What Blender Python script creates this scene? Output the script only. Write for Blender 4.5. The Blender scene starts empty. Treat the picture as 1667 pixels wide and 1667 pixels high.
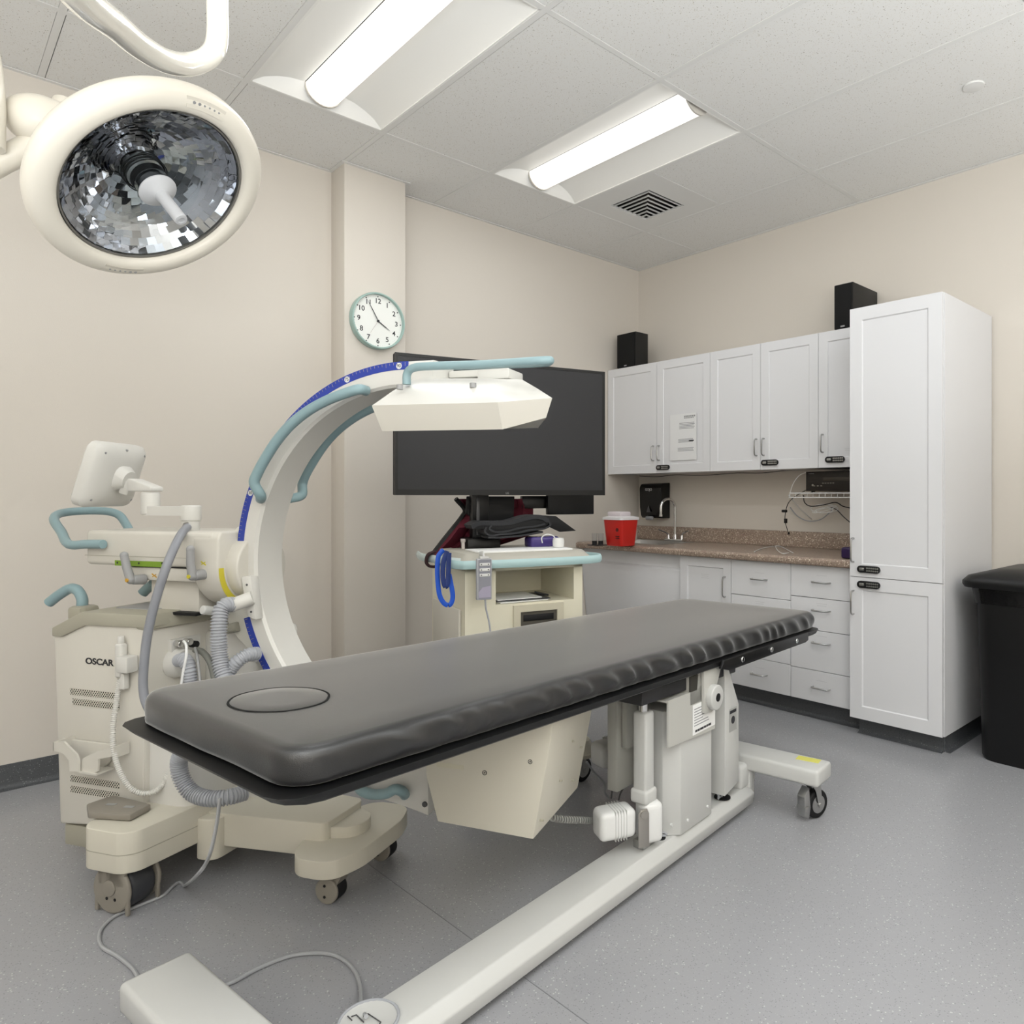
import bpy, bmesh, math, random
from mathutils import Vector, Matrix, noise
random.seed(7)
S = bpy.context.scene
COL = S.collection
# ------------------------------------------------------------------ camera, world, exposure
FPX, PX, PY, TH = 1170.85, 998.9, 808.5, 0.7914
CAM = Vector((-4.0113, -3.7857, 1.18))
cd = bpy.data.cameras.new('camera'); cam = bpy.data.objects.new('camera', cd); COL.objects.link(cam)
cam.location = CAM; cam.rotation_euler = (math.pi/2, 0, TH - math.pi/2)
cd.sensor_fit = 'HORIZONTAL'; cd.sensor_width = 36; cd.lens = FPX/1667*36
cd.shift_x = (833.5-PX)/1667; cd.shift_y = (PY-833.5)/1667; cd.clip_start = .05; cd.clip_end = 50
S.camera = cam
w = bpy.data.worlds.new('world'); S.world = w; w.use_nodes = True
w.node_tree.nodes['Background'].inputs[0].default_value = (.9, .95, 1, 1)
w.node_tree.nodes['Background'].inputs[1].default_value = .15
S.view_settings.view_transform = 'Standard'; S.view_settings.look = 'None'
S.view_settings.exposure = -0.36; S.view_settings.gamma = 1; S.view_settings.use_curve_mapping = False
LAMP = 1.7           # brightness of the troffer lenses
TROFW = 8.5           # watts of each ceiling light
CEIL = 2.91
# added unseen area lights behind and beside the camera, brightening the ceiling
for (bx_, by_, be_) in ((-4.7, -4.8, 215), (-2.2, -5.0, 75), (-5.1, -2.6, 25)):
    bl_ = bpy.data.lights.new('added_fill_light', 'AREA'); bl_.shape = 'RECTANGLE'; bl_.size = 1.6; bl_.size_y = 1.6; bl_.energy = be_; bl_.color = (.93, .97, 1.0)
    bo_ = bpy.data.objects.new('added_fill_light', bl_); COL.objects.link(bo_); bo_.location = (bx_, by_, 1.25); bo_.rotation_euler = (math.pi, 0, 0)

# ------------------------------------------------------------------ measuring helpers: a sight line met with a real plane
VV = Vector((math.cos(TH), math.sin(TH), 0)); RR = Vector((math.sin(TH), -math.cos(TH), 0)); ZZ = Vector((0, 0, 1))
def ray(u, v): return VV + RR*((u-PX)/FPX) + ZZ*((PY-v)/FPX)
def onP(u, v, P, n):
    d = ray(u, v); return CAM + d*((P-CAM).dot(n)/d.dot(n))
def onX(u, v, X): return onP(u, v, Vector((X, 0, 0)), Vector((1, 0, 0)))
def onY(u, v, Y): return onP(u, v, Vector((0, Y, 0)), Vector((0, 1, 0)))
def onZ(u, v, Z): return onP(u, v, Vector((0, 0, Z)), Vector((0, 0, 1)))
def atD(u, v, D): return CAM + ray(u, v)*D
class Fr:
    def __init__(s, o, yaw):
        s.o = Vector(o); s.yaw = yaw; s.M = Matrix.Translation(s.o) @ Matrix.Rotation(yaw, 4, 'Z'); s.I = s.M.inverted()
        s.ax = s.M.to_3x3() @ Vector((1, 0, 0)); s.ay = s.M.to_3x3() @ Vector((0, 1, 0))
    def w(s, P): return s.M @ Vector(P)
    def l(s, P): return s.I @ Vector(P)
    def on1(s, u, v, k): return s.l(onP(u, v, s.o + s.ax*k, s.ax))
    def on2(s, u, v, k): return s.l(onP(u, v, s.o + s.ay*k, s.ay))
    def on3(s, u, v, k): return s.l(onZ(u, v, k))

# ------------------------------------------------------------------ materials
def lin(c):
    if isinstance(c, str): c = tuple(int(c[i:i+2], 16)/255 for i in (0, 2, 4))
    return tuple((x/12.92 if x <= .04045 else ((x+.055)/1.055)**2.4) for x in c) + (1,)
MATS = {}
def mat(name, col, rough=.5, metal=0, spec=.5, bump=0, bscale=60, var=0, coat=0, trans=0, ior=1.45, emit=None, es=0, alpha=1):
    if name in MATS: return MATS[name]
    m = bpy.data.materials.new(name); m.use_nodes = True; nt = m.node_tree; b = nt.nodes['Principled BSDF']
    b.inputs['Base Color'].default_value = lin(col); b.inputs['Roughness'].default_value = rough
    b.inputs['Metallic'].default_value = metal; b.inputs['Specular IOR Level'].default_value = spec
    b.inputs['Coat Weight'].default_value = coat; b.inputs['Coat Roughness'].default_value = rough if coat > .6 else .03; b.inputs['Transmission Weight'].default_value = trans; b.inputs['IOR'].default_value = ior
    b.inputs['Alpha'].default_value = alpha
    if emit: b.inputs['Emission Color'].default_value = lin(emit); b.inputs['Emission Strength'].default_value = es
    tc = nt.nodes.new('ShaderNodeTexCoord')
    n = nt.nodes.new('ShaderNodeTexNoise'); n.inputs['Scale'].default_value = bscale; n.inputs['Detail'].default_value = 4
    nt.links.new(tc.outputs['Object'], n.inputs['Vector'])
    if bump:
        bp = nt.nodes.new('ShaderNodeBump'); bp.inputs['Strength'].default_value = bump; bp.inputs['Distance'].default_value = .002
        nt.links.new(n.outputs['Fac'], bp.inputs['Height']); nt.links.new(bp.outputs['Normal'], b.inputs['Normal'])
    if var:
        n2 = nt.nodes.new('ShaderNodeTexNoise'); n2.inputs['Scale'].default_value = 3; nt.links.new(tc.outputs['Object'], n2.inputs['Vector'])
        mx = nt.nodes.new('ShaderNodeMix'); mx.data_type = 'RGBA'; c = lin(col)
        mx.inputs['A'].default_value = tuple(x*(1-var) for x in c[:3])+(1,); mx.inputs['B'].default_value = tuple(min(1, x*(1+var)) for x in c[:3])+(1,)
        nt.links.new(n2.outputs['Fac'], mx.inputs['Factor']); nt.links.new(mx.outputs['Result'], b.inputs['Base Color'])
    MATS[name] = m; return m
def speck(name, base, specks, scale=200, thr=.12, rough=.5, second=None, bump=.1):
    """base colour with little chips picked from voronoi cells"""
    m = mat(name, base, rough); nt = m.node_tree; b = nt.nodes['Principled BSDF']
    tc = nt.nodes.new('ShaderNodeTexCoord')
    last = None
    A = lin(base)
    for i, (c, sc, th_) in enumerate(specks):
        vo = nt.nodes.new('ShaderNodeTexVoronoi'); vo.inputs['Scale'].default_value = sc
        nt.links.new(tc.outputs['Object'], vo.inputs['Vector'])
        sep = nt.nodes.new('ShaderNodeSeparateColor'); nt.links.new(vo.outputs['Color'], sep.inputs[0])
        lt = nt.nodes.new('ShaderNodeMath'); lt.operation = 'LESS_THAN'; lt.inputs[1].default_value = th_
        nt.links.new(sep.outputs[i % 3], lt.inputs[0])
        d = nt.nodes.new('ShaderNodeMath'); d.operation = 'LESS_THAN'; d.inputs[1].default_value = .42
        nt.links.new(vo.outputs['Distance'], d.inputs[0])
        mu = nt.nodes.new('ShaderNodeMath'); mu.operation = 'MULTIPLY'
        nt.links.new(lt.outputs[0], mu.inputs[0]); nt.links.new(d.outputs[0], mu.inputs[1])
        mx = nt.nodes.new('ShaderNodeMix'); mx.data_type = 'RGBA'; mx.inputs['A'].default_value = A; mx.inputs['B'].default_value = lin(c)
        if last: nt.links.new(last.outputs['Result'], mx.inputs['A'])
        nt.links.new(mu.outputs[0], mx.inputs['Factor']); last = mx
    nt.links.new(last.outputs['Result'], b.inputs['Base Color'])
    return m

# ------------------------------------------------------------------ mesh builder
def smooth_pts(pts, n=8, closed=False):
    P = [Vector(p) for p in pts]; out = []
    N = len(P)
    rng = range(N) if closed else range(N-1)
    for i in rng:
        p0 = P[(i-1) % N] if (closed or i > 0) else P[0]*2-P[1]
        p1 = P[i]; p2 = P[(i+1) % N]; p3 = P[(i+2) % N] if (closed or i+2 < N) else P[-1]*2-P[-2]
        for k in range(n):
            t = k/n
            out.append(.5*((2*p1)+(-p0+p2)*t+(2*p0-5*p1+4*p2-p3)*t*t+(-p0+3*p1-3*p2+p3)*t**3))
    if not closed: out.append(P[-1])
    return out
def resample(pts, step):
    P = [Vector(p) for p in pts]; L = [0]
    for a, b in zip(P, P[1:]): L.append(L[-1]+(b-a).length)
    n = max(2, int(L[-1]/step)); out = []; j = 0
    for i in range(n+1):
        s = L[-1]*i/n
        while j < len(L)-2 and L[j+1] < s: j += 1
        t = (s-L[j])/max(1e-9, L[j+1]-L[j]); out.append(P[j].lerp(P[j+1], t))
    return out
ROOTI = {}
class MB:
    def __init__(s): s.bm = bmesh.new(); s.X = None
    def _add(s, b, M=None):
        if M is not None: b.transform(M)
        if s.X is not None: b.transform(s.X)
        me = bpy.data.meshes.new('t'); b.to_mesh(me); b.free(); s.bm.from_mesh(me); bpy.data.meshes.remove(me)
    def box(s, c, d, bev=0, seg=2, rot=None):
        b = bmesh.new(); bmesh.ops.create_cube(b, size=1); b.transform(Matrix.Diagonal((d[0], d[1], d[2], 1)))
        if bev: bmesh.ops.bevel(b, geom=b.edges[:], offset=min(bev, min(d)*.49), segments=seg, affect='EDGES', profile=.5)
        M = Matrix.Translation(Vector(c))
        if rot is not None: M = M @ (rot if isinstance(rot, Matrix) else Matrix.Rotation(rot, 4, 'Z'))
        s._add(b, M); return s
    def bb(s, a, b_, bev=0, seg=2):
        a = Vector(a); b_ = Vector(b_); c = (a+b_)/2; d = b_-a
        return s.box(c, (abs(d.x), abs(d.y), abs(d.z)), bev, seg)
    def cyl(s, p0, p1, r, r2=None, seg=28, bev=0):
        p0 = Vector(p0); p1 = Vector(p1); d = p1-p0
        b = bmesh.new(); bmesh.ops.create_cone(b, cap_ends=True, segments=seg, radius1=r, radius2=r if r2 is None else r2, depth=d.length)
        if bev:
            es = [e for e in b.edges if abs(e.verts[0].co.z-e.verts[1].co.z) < 1e-6]
            bmesh.ops.bevel(b, geom=es, offset=bev, segments=3, affect='EDGES', profile=.5)
        s._add(b, Matrix.Translation((p0+p1)/2) @ d.to_track_quat('Z', 'Y').to_matrix().to_4x4()); return s
    def sph(s, c, r, sc=(1, 1, 1), seg=20):
        b = bmesh.new(); bmesh.ops.create_uvsphere(b, u_segments=seg, v_segments=seg//2, radius=r)
        s._add(b, Matrix.Translation(Vector(c)) @ Matrix.Diagonal((*sc, 1))); return s
    def tube(s, pts, r, seg=10, sm=0, closed=False, cap=True, flat=None):
        P = smooth_pts(pts, sm, closed) if sm else [Vector(p) for p in pts]
        n = len(P); T = []
        for i in range(n):
            a = P[i-1] if (i > 0 or closed) else P[0]; c = P[(i+1) % n] if (i < n-1 or closed) else P[-1]
            t = (c-a); T.append(t.normalized() if t.length > 1e-9 else Vector((0, 0, 1)))
        N = T[0].orthogonal().normalized()
        if flat is not None: N = (Vector(flat)-T[0]*Vector(flat).dot(T[0])).normalized()
        b = bmesh.new(); rings = []
        for i in range(n):
            N = (N-T[i]*N.dot(T[i])).normalized()
            if flat is not None: N = (Vector(flat)-T[i]*Vector(flat).dot(T[i])).normalized()
            B = T[i].cross(N)
            rr = r(i/(n-1)) if callable(r) else r
            rx, ry = rr if isinstance(rr, (tuple, list)) else (rr, rr)
            rings.append([b.verts.new(P[i]+N*math.cos(a)*rx+B*math.sin(a)*ry) for a in [2*math.pi*k/seg+math.pi/seg for k in range(seg)]])
        m = n if closed else n-1
        for i in range(m):
            A, Bq = rings[i], rings[(i+1) % n]
            for k in range(seg): b.faces.new((A[k], A[(k+1) % seg], Bq[(k+1) % seg], Bq[k]))
        if cap and not closed:
            b.faces.new(rings[0][::-1]); b.faces.new(rings[-1])
        s._add(b); return s
    def hose(s, pts, r, pitch=.009, amp=.12, seg=14):
        P = resample(smooth_pts(pts, 10), pitch/4); n = len(P)
        return s.tube(P, lambda t: r*(1+amp*(1 if int(round(t*(n-1))) % 4 in (0, 1) else -1)), seg)
    def prism(s, pts, d, bev=0, seg=2):
        """closed outline (3D, planar) pushed along vector d"""
        P = [Vector(p) for p in pts]; d = Vector(d)
        b = bmesh.new(); vs = [b.verts.new(p) for p in P]; f = b.faces.new(vs)
        r = bmesh.ops.extrude_face_region(b, geom=[f]); nv = [g for g in r['geom'] if isinstance(g, bmesh.types.BMVert)]
        for v_ in nv: v_.co += d
        bmesh.ops.recalc_face_normals(b, faces=b.faces[:])
        if bev: bmesh.ops.bevel(b, geom=b.edges[:], offset=bev, segments=seg, affect='EDGES', profile=.5, clamp_overlap=True)
        s._add(b); return s
    def loft(s, rings, cap=True, closed=True):
        b = bmesh.new(); R = [[b.verts.new(Vector(p)) for p in r] for r in rings]; n = len(R[0])
        for A, B in zip(R, R[1:]):
            for k in range(n if closed else n-1): b.faces.new((A[k], A[(k+1) % n], B[(k+1) % n], B[k]))
        if cap: b.faces.new(R[0][::-1]); b.faces.new(R[-1])
        bmesh.ops.recalc_face_normals(b, faces=b.faces[:])
        s._add(b); return s
    def lathe(s, prof, c=(0, 0, 0), axis=(0, 0, 1), seg=32, jit=None):
        q = Vector(axis).to_track_quat('Z', 'Y').to_matrix(); c = Vector(c)
        rings = [[c + q @ Vector((r*math.cos(2*math.pi*k/seg), r*math.sin(2*math.pi*k/seg), z)) for k in range(seg)] for r, z in prof]
        return s.loft(rings, cap=False)
    def quad(s, *p):
        b = bmesh.new(); b.faces.new([b.verts.new(Vector(q)) for q in p]); s._add(b); return s
    def build(s, name, m, parent=None, root=None, ang=38, world=False, **props):
        """world=True: the coordinates are world ones; they are taken into the frame of the root thing"""
        me = bpy.data.meshes.new(name); 
        if world and parent is not None:
            k = parent
            while k.parent: k = k.parent
            s.bm.transform(ROOTI[k.name])
        s.bm.normal_update(); s.bm.to_mesh(me); s.bm.free()
        me.materials.append(m); me.shade_smooth(); me.set_sharp_from_angle(angle=math.radians(ang))
        o = bpy.data.objects.new(name, me); COL.objects.link(o)
        if parent: o.parent = parent
        for k_, v_ in props.items(): o[k_] = v_
        return o
def thing(name, label, cat, loc=(0, 0, 0), yaw=0, group=None):
    o = bpy.data.objects.new(name, None); COL.objects.link(o); o.location = loc; o.rotation_euler = (0, 0, yaw); o.empty_display_size = .1
    o['label'] = label; o['category'] = cat
    if group: o['group'] = group
    ROOTI[o.name] = (Matrix.Translation(Vector(loc)) @ Matrix.Rotation(yaw, 4, 'Z')).inverted()
    return o
def tag(o, label, cat, group=None):
    o['label'] = label; o['category'] = cat
    if group: o['group'] = group
    return o
def struct(name, mb, m, parent=None, **k):
    o = mb.build(name, m, parent, **k)
    if not parent: o['kind'] = 'structure'
    return o
def letters(txt, size, o, x, y, m, parent, world=False, name='lettering', align='CENTER', ext=.0006, sx=1, bold=0):
    cu = bpy.data.curves.new('t', 'FONT'); cu.body = txt; cu.size = size; cu.align_x = align; cu.align_y = 'CENTER'; cu.extrude = ext/2; cu.offset = bold
    ob = bpy.data.objects.new('t', cu); me = bpy.data.meshes.new_from_object(ob)
    b = MB(); b.bm.from_mesh(me)
    x = Vector(x).normalized(); y = Vector(y).normalized(); z = x.cross(y)
    M = Matrix(((x.x*sx, y.x, z.x, o[0]), (x.y*sx, y.y, z.y, o[1]), (x.z*sx, y.z, z.z, o[2]), (0, 0, 0, 1)))
    b.bm.transform(M)
    bpy.data.objects.remove(ob); bpy.data.curves.remove(cu); bpy.data.meshes.remove(me)
    return b.build(name, m, parent, world=world)
def roundpoly(pts, r, n=4):
    out = []; N = len(pts)
    for i in range(N):
        a = Vector(pts[i-1]); b = Vector(pts[i]); c = Vector(pts[(i+1) % N]); u = (a-b); w_ = (c-b)
        d = min(r, u.length*.45, w_.length*.45); p = b+u.normalized()*d; q = b+w_.normalized()*d
        for k in range(n+1):
            t = k/n; out.append(tuple(p*(1-t)**2+b*2*t*(1-t)+q*t*t))
    return out
def copy_tree(o, parent=None):
    c = o.copy(); COL.objects.link(c); c.parent = parent
    for ch in list(o.children): copy_tree(ch, c)
    return c

# ------------------------------------------------------------------ palette
M_wall = mat('wall_paint', 'd7d0c6', .75, bump=.15, bscale=250)
M_cab = mat('white_laminate', 'dcdcde', .38)
M_edge = mat('pale_edge', 'd8d8da', .4)
M_steel = mat('brushed_steel', 'b9b9b8', .28, metal=1)
M_chrome = mat('chrome', 'd8d8d8', .08, metal=1)
M_black = mat('black_plastic', '0b0b0c', .35)
M_blackm = mat('black_matte', '101012', .6)
M_cream = mat('cream_plastic', 'd2cec4', .35)
M_creamw = mat('ivory_plastic', 'd6d4ce', .32)
M_beige = mat('olive_beige_plastic', 'a9a595', .45)
M_cream2 = mat('yellowish_cream_paint', 'd1ccbd', .38)
M_teal = mat('teal_rubber', '8ba5aa', .4)
M_blue = mat('blue_scale', '2b3f9c', .45)
M_grey = mat('grey_plastic', '9a9a9a', .4)
M_hose = mat('grey_hose', 'a9abb0', .45)
M_dkgrey = mat('dark_grey_plastic', '4c4c4e', .5)
M_taupe = mat('taupe_plastic', '8d877d', .45)
M_whitep = mat('white_plastic', 'e2e2e0', .35)
M_offw = mat('table_enamel', 'c9c9c6', .3)
M_print = mat('dark_print', '2c2c30', .6)
M_gprint = mat('grey_print', '8d8d90', .6)
M_paper = mat('paper', 'f2f2f0', .7)
M_vinyl = mat('black_vinyl', '1c1c1d', .36, ior=1.7, bump=.2, bscale=500)
M_vinyl.node_tree.nodes['Principled BSDF'].inputs['Sheen Weight'].default_value = .68
M_vinyl.node_tree.nodes['Principled BSDF'].inputs['Sheen Roughness'].default_value = .32
M_yel = mat('yellow_scale', 'cfc23c', .5)
M_green = mat('green_scale', '7a9a30', .5)
M_clear = mat('clear_plastic', 'f4f6f8', .05, trans=1, ior=1.3)
# ================================================================== ROOM
XB, YB = -6.3, -5.9            # the walls behind the camera
M_ceil = speck('ceiling_tile', 'e6e5e2', [('cdc6b8', 330, .10), ('a8a296', 230, .03)], rough=.9)
M_tbar = mat('ceiling_grid_white', 'e2e1de', .6)
M_dark = mat('plenum_dark', '2a2825', .9)
M_floor = speck('speckled_vinyl_floor', '9e9ea1', [('a5a6a8', 330, .10), ('8a8b8e', 260, .12), ('bdbebe', 220, .02)], rough=.24)
M_base = speck('speckled_dark_base', '4e5053', [('8a8c8e', 300, .06), ('3b3c3f', 240, .2)], rough=.45)
struct('floor', MB().bb((XB, YB, -.1), (.1, .1, 0)), M_floor)
fs = MB(); fa, fb = onZ(625, 1425, 0), onZ(790, 1545, 0); fd = (fb-fa).normalized(); fn = Vector((-fd.y, fd.x, 0))*.0011
fs.prism([fa-fd*.9-fn, fb+fd*1.2-fn, fb+fd*1.2+fn, fa-fd*.9+fn], (0, 0, .0006)); struct('trim_3', fs, mat('floor_seam', '7d7e81', .5))
struct('wall_back', MB().bb((XB-.1, 0, 0), (.1, .1, 3.0)), M_wall)
struct('wall_right', MB().bb((0, YB-.1, 0), (.1, 0, 3.0)), M_wall)
struct('wall_left', MB().bb((XB-.1, YB-.1, 0), (XB, .0, 3.0)), M_wall)
struct('wall_front', MB().bb((XB, YB-.1, 0), (0, YB, 3.0)), M_wall)
# column
cl = onZ(562, 266, CEIL); cr = onZ(661, 297, CEIL)
CY = (cl.y+cr.y)/2; CX0, CX1 = cl.x, onY(660, 500, CY).x
CX0 = onY(560.5, 400, CY).x
struct('wall_column', MB().bb((CX0, CY, 0), (CX1, .02, CEIL+.02), .002), M_wall)
# cove base
def cove(mb, pts, h=.1):
    """pts: floor line of a wall run; n: outward"""
    for (a, b, n) in pts:
        a = Vector(a); b = Vector(b); n = Vector(n)
        prof = [(0, h), (.004, h), (.005, h-.004), (.005, .022), (.008, .012), (.016, .004), (.028, .001), (.028, 0), (0, 0)]
        mb.loft([[a+n*o+Vector((0, 0, z)) for o, z in prof], [b+n*o+Vector((0, 0, z)) for o, z in prof]])
    return mb
struct('baseboard_back', cove(MB(), [((XB, 0, 0), (CX0, 0, 0), (0, -1, 0)), ((CX1, 0, 0), (0, 0, 0), (0, -1, 0))]), M_base)
struct('baseboard_column', cove(MB(), [((CX0-.005, CY, 0), (CX1+.005, CY, 0), (0, -1, 0)), ((CX0, 0, 0), (CX0, CY, 0), (-1, 0, 0)), ((CX1, CY, 0), (CX1, 0, 0), (1, 0, 0))]), M_base)
struct('baseboard_right', cove(MB(), [((0, YB, 0), (0, -2.53, 0), (-1, 0, 0))]), M_base)
# ceiling grid
GX0, GY0, G = -.5575, -.5794, .61
xs = [0]+[GX0-G*i for i in range(0, 10)]; xs = [x for x in xs if x > XB]+[XB]
ys = [0]+[GY0-2*G*i for i in range(0, 6)]; ys = [y for y in ys if y > YB]+[YB]
TROF = []
def col(i): return (GX0-G*(i+1), GX0-G*i)
for ci, r in ((3, 0), (1, 0), (3, 2), (1, 2), (6, 2), (8, 0)):
        TROF.append((col(ci), (GY0-2*G*(r+1), GY0-2*G*r)))
def in_trof(x, y): return any(a[0] < x < a[1] and b[0] < y < b[1] for a, b in TROF)
VENT = (col(0), (GY0-G, GY0))
tiles = MB(); bars = MB()
hb = .012
for i in range(len(xs)-1):
    x1, x0 = xs[i], xs[i+1]
    for j in range(len(ys)-1):
        y1, y0 = ys[j], ys[j+1]
        cells = [(y0, y1)]
        if i == 1 and j == 1: cells = [(y0, y0+G), (y0+G, y1)]
        for (a, b) in cells:
            if in_trof((x0+x1)/2, (a+b)/2): continue
            if i == 1 and abs(b-GY0) < .01 and b-a < 1: continue
            tiles.bb((x0+(hb if i < len(xs)-2 else 0)+.003, a+hb+.003, CEIL+.001), (x1-(hb if i else 0)-.001, b-hb-.001, CEIL+.016))
        if i == 1 and j == 1: bars.bb((x0+hb, y0+G-hb, CEIL-.001), (x1-hb, y0+G+hb, CEIL+.02))
for x in xs[1:-1]: bars.bb((x-hb, YB, CEIL-.0012), (x+hb, 0, CEIL+.02))
for y in ys[1:-1]:
    for i in range(len(xs)-1): bars.bb((xs[i+1]+hb, y-hb, CEIL-.001), (xs[i]-hb, y+hb, CEIL+.02))
struct('ceiling', tiles, M_ceil)
struct('trim_1', bars, M_tbar)
struct('ceiling_deck', MB().bb((XB, YB, 3.06), (0, 0, 3.1)), M_dark)
ang = MB()   # wall angle
aw = .02
for a, b in (((XB, -aw), (CX0-aw, 0)), ((CX1+aw, -aw), (0, 0)), ((-aw, YB), (0, -aw)), ((CX0-aw, CY-aw), (CX0, 0)), ((CX0, CY-aw), (CX1, CY)), ((CX1, CY-aw), (CX1+aw, 0))):
    ang.bb((a[0], a[1], CEIL-.004), (b[0], b[1], CEIL-.0005))
struct('trim_2', ang, M_tbar)

# troffers
M_refl = mat('troffer_reflector_white', 'efeeea', .45)
M_lens = mat('troffer_lens', 'ffffff', .5, emit='fffbf2', es=LAMP)
def troffer():
    t = thing('ceiling_light', '', 'ceiling light', (0, 0, 0), 0)
    hx, hy, e = G/2-hb, G-hb, .008
    f = MB()
    for sx in (-1, 1): f.bb((sx*hx, -hy, -.0005), (sx*(hx-e), hy, .02))
    for sy in (-1, 1): f.bb((-hx, sy*hy, -.0005), (hx, sy*(hy-e), .02))
    f.build('frame', M_refl, t)
    r = MB(); prof = [(hx-e, .004), (hx-.05, .03), (hx-.1, .048), (hx-.15, .06), (.082, .066)]
    for sx in (-1, 1):
        r.loft([[(sx*x, -hy+e, z), (sx*x, hy-e, z)] for x, z in prof], cap=False, closed=False)
    r.build('reflector', M_refl, t)
    for sy in (-1, 1):
        y = sy*(hy-e); n = MB()
        # sloped end wall: from the frame edge up and inwards to the lens end
        yi = sy*(hy-e-.035)
        for sx in (-1, 1):
            n.loft([[(sx*(hx-e), y, .0), (sx*x, yi+sy*.035*(1-z/.066), z)] for x, z in prof], cap=False, closed=False)
            n.quad((sx*(hx-e), y, 0), (sx*.082, yi, .066), (0, yi, .066), (0, y, 0))
        n.build('end_plate', M_refl, t)
    L = MB(); k = 14
    pts = [(.078*math.cos(math.pi+math.pi*i/k), .066+.072*math.sin(math.pi+math.pi*i/k)) for i in range(k+1)]
    L.loft([[(x, -hy+e+.036, z) for x, z in pts], [(x, hy-e-.036, z) for x, z in pts]])
    L.build('lens', M_lens, t)
    for sy in (-1, 1):
        c = MB(); c.loft([[(x*1.06, sy*(hy-e-.026), .066+(z-.066)*1.06) for x, z in pts], [(x*1.06, sy*(hy-e-.036), .066+(z-.066)*1.06) for x, z in pts]])
        c.build('lens_end_cap', mat('lens_cap_white', 'cfcac2', .5), t)
    ld = bpy.data.lights.new('tube_light', 'AREA'); ld.shape = 'RECTANGLE'; ld.size = .13; ld.size_y = 1.08; ld.energy = TROFW; ld.color = (.93, .97, 1.0)
    lo = bpy.data.objects.new('tube_light', ld); COL.objects.link(lo); lo.parent = t; lo.location = (0, 0, -.012)
    return t
T0 = troffer()
lab = {0: 'large recessed ceiling light cut off by the top edge of the photo',
       2: 'recessed ceiling light beside the square air vent, wholly visible'}
k = 0
for idx, (a, b) in enumerate(TROF):
    if (a, b) == (col(3), (GY0-2*G, GY0)): lb = lab[0]
    elif (a, b) == (col(1), (GY0-2*G, GY0)): lb = lab[2]
    else: lb = 'recessed white ceiling light behind the camera, out of the photo'
    t = T0 if k == 0 else copy_tree(T0)
    t.location = ((a[0]+a[1])/2, (b[0]+b[1])/2, CEIL); t['label'] = lb; t['group'] = 'recessed ceiling lights'; k += 1
# vent
v = thing('air_vent', 'square white ceiling air diffuser with dark angled slots, beside the far ceiling light', 'air vent', ((VENT[0][0]+VENT[0][1])/2, (VENT[1][0]+VENT[1][1])/2, CEIL))
h = G/2-hb
ho = .155
fr = MB()
for a, b in (((-h, -h), (h, -ho)), ((-h, ho), (h, h)), ((-h, -ho), (-ho, ho)), ((ho, -ho), (h, ho))): fr.bb((a[0], a[1], -.0), (b[0], b[1], .012))
fr.build('panel', M_tbar, v)
ba = MB(); ba.bb((-ho, -ho, .06), (ho, ho, .065)); ba.build('duct_backing', mat('vent_black', '1a120e', .9), v)
for i in range(7):      # nested L-shaped blades: the diffuser blows towards the far corner
    s = MB(); a0 = ho-.020-i*.040
    x1 = -ho+.004; 
    for (p, q) in (((x1, a0), (a0, a0)), ((a0, x1), (a0, a0))):
        p = Vector((p[0], p[1], 0)); q = Vector((q[0], q[1], 0)); d = (q-p).normalized(); n = Vector((-1, 0, 0)) if abs(d.x) < .5 else Vector((0, -1, 0))
        if (q-p).length < .01: continue
        s.loft([[p, p+n*.0045, p+n*.0065+ZZ*.010, p+n*.0035+ZZ*.010], [q, q+n*.0045, q+n*.0065+ZZ*.010, q+n*.0035+ZZ*.010]])
    s.build('blade', M_tbar, v)
# the diagonal rotates so that the corner of the blades faces away from the wall corner
v.rotation_euler = (0, 0, math.radians(180))
sp = onZ(1585, 140, CEIL)
tag(MB().cyl((sp.x, sp.y, CEIL-.006), (sp.x, sp.y, CEIL+.002), .042, bev=.002).build('sprinkler_cover', M_tbar), 'round flush white sprinkler cover plate in the ceiling at upper right', 'sprinkler')
# ================================================================== CASEWORK on the right wall
XF = -.66
def facepanel(mb, y0, y1, z0, z1, x=XF, t=.019, rail=.062, rec=.006, shaker=True):
    """door or drawer front in the plane X=x (front), thickness towards +X; shaker: recessed centre"""
    g = .0015; y0 += g; y1 -= g; z0 += g; z1 -= g
    if not shaker: mb.bb((x, y0, z0), (x+t, y1, z1), .0012, 1); return
    for a, b in (((y0, z0), (y0+rail, z1)), ((y1-rail, z0), (y1, z1)), ((y0+rail, z0), (y1-rail, z0+rail)), ((y0+rail, z1-rail), (y1-rail, z1))):
        mb.bb((x, a[0], a[1]), (x+t, b[0], b[1]))
    mb.bb((x+rec, y0+rail-.001, z0+rail-.001), (x+t, y1-rail+.001, z1-rail+.001))
    # soft slope round the recess
    Y0, Y1, Z0, Z1 = y0+rail, y1-rail, z0+rail, z1-rail; s_ = .005
    O = [(x+.0002, Y0, Z0), (x+.0002, Y1, Z0), (x+.0002, Y1, Z1), (x+.0002, Y0, Z1)]; I = [(x+rec-.0002, Y0+s_, Z0+s_), (x+rec-.0002, Y1-s_, Z0+s_), (x+rec-.0002, Y1-s_, Z1-s_), (x+rec-.0002, Y0+s_, Z1-s_)]
    mb.loft([O, I], cap=False)
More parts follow.
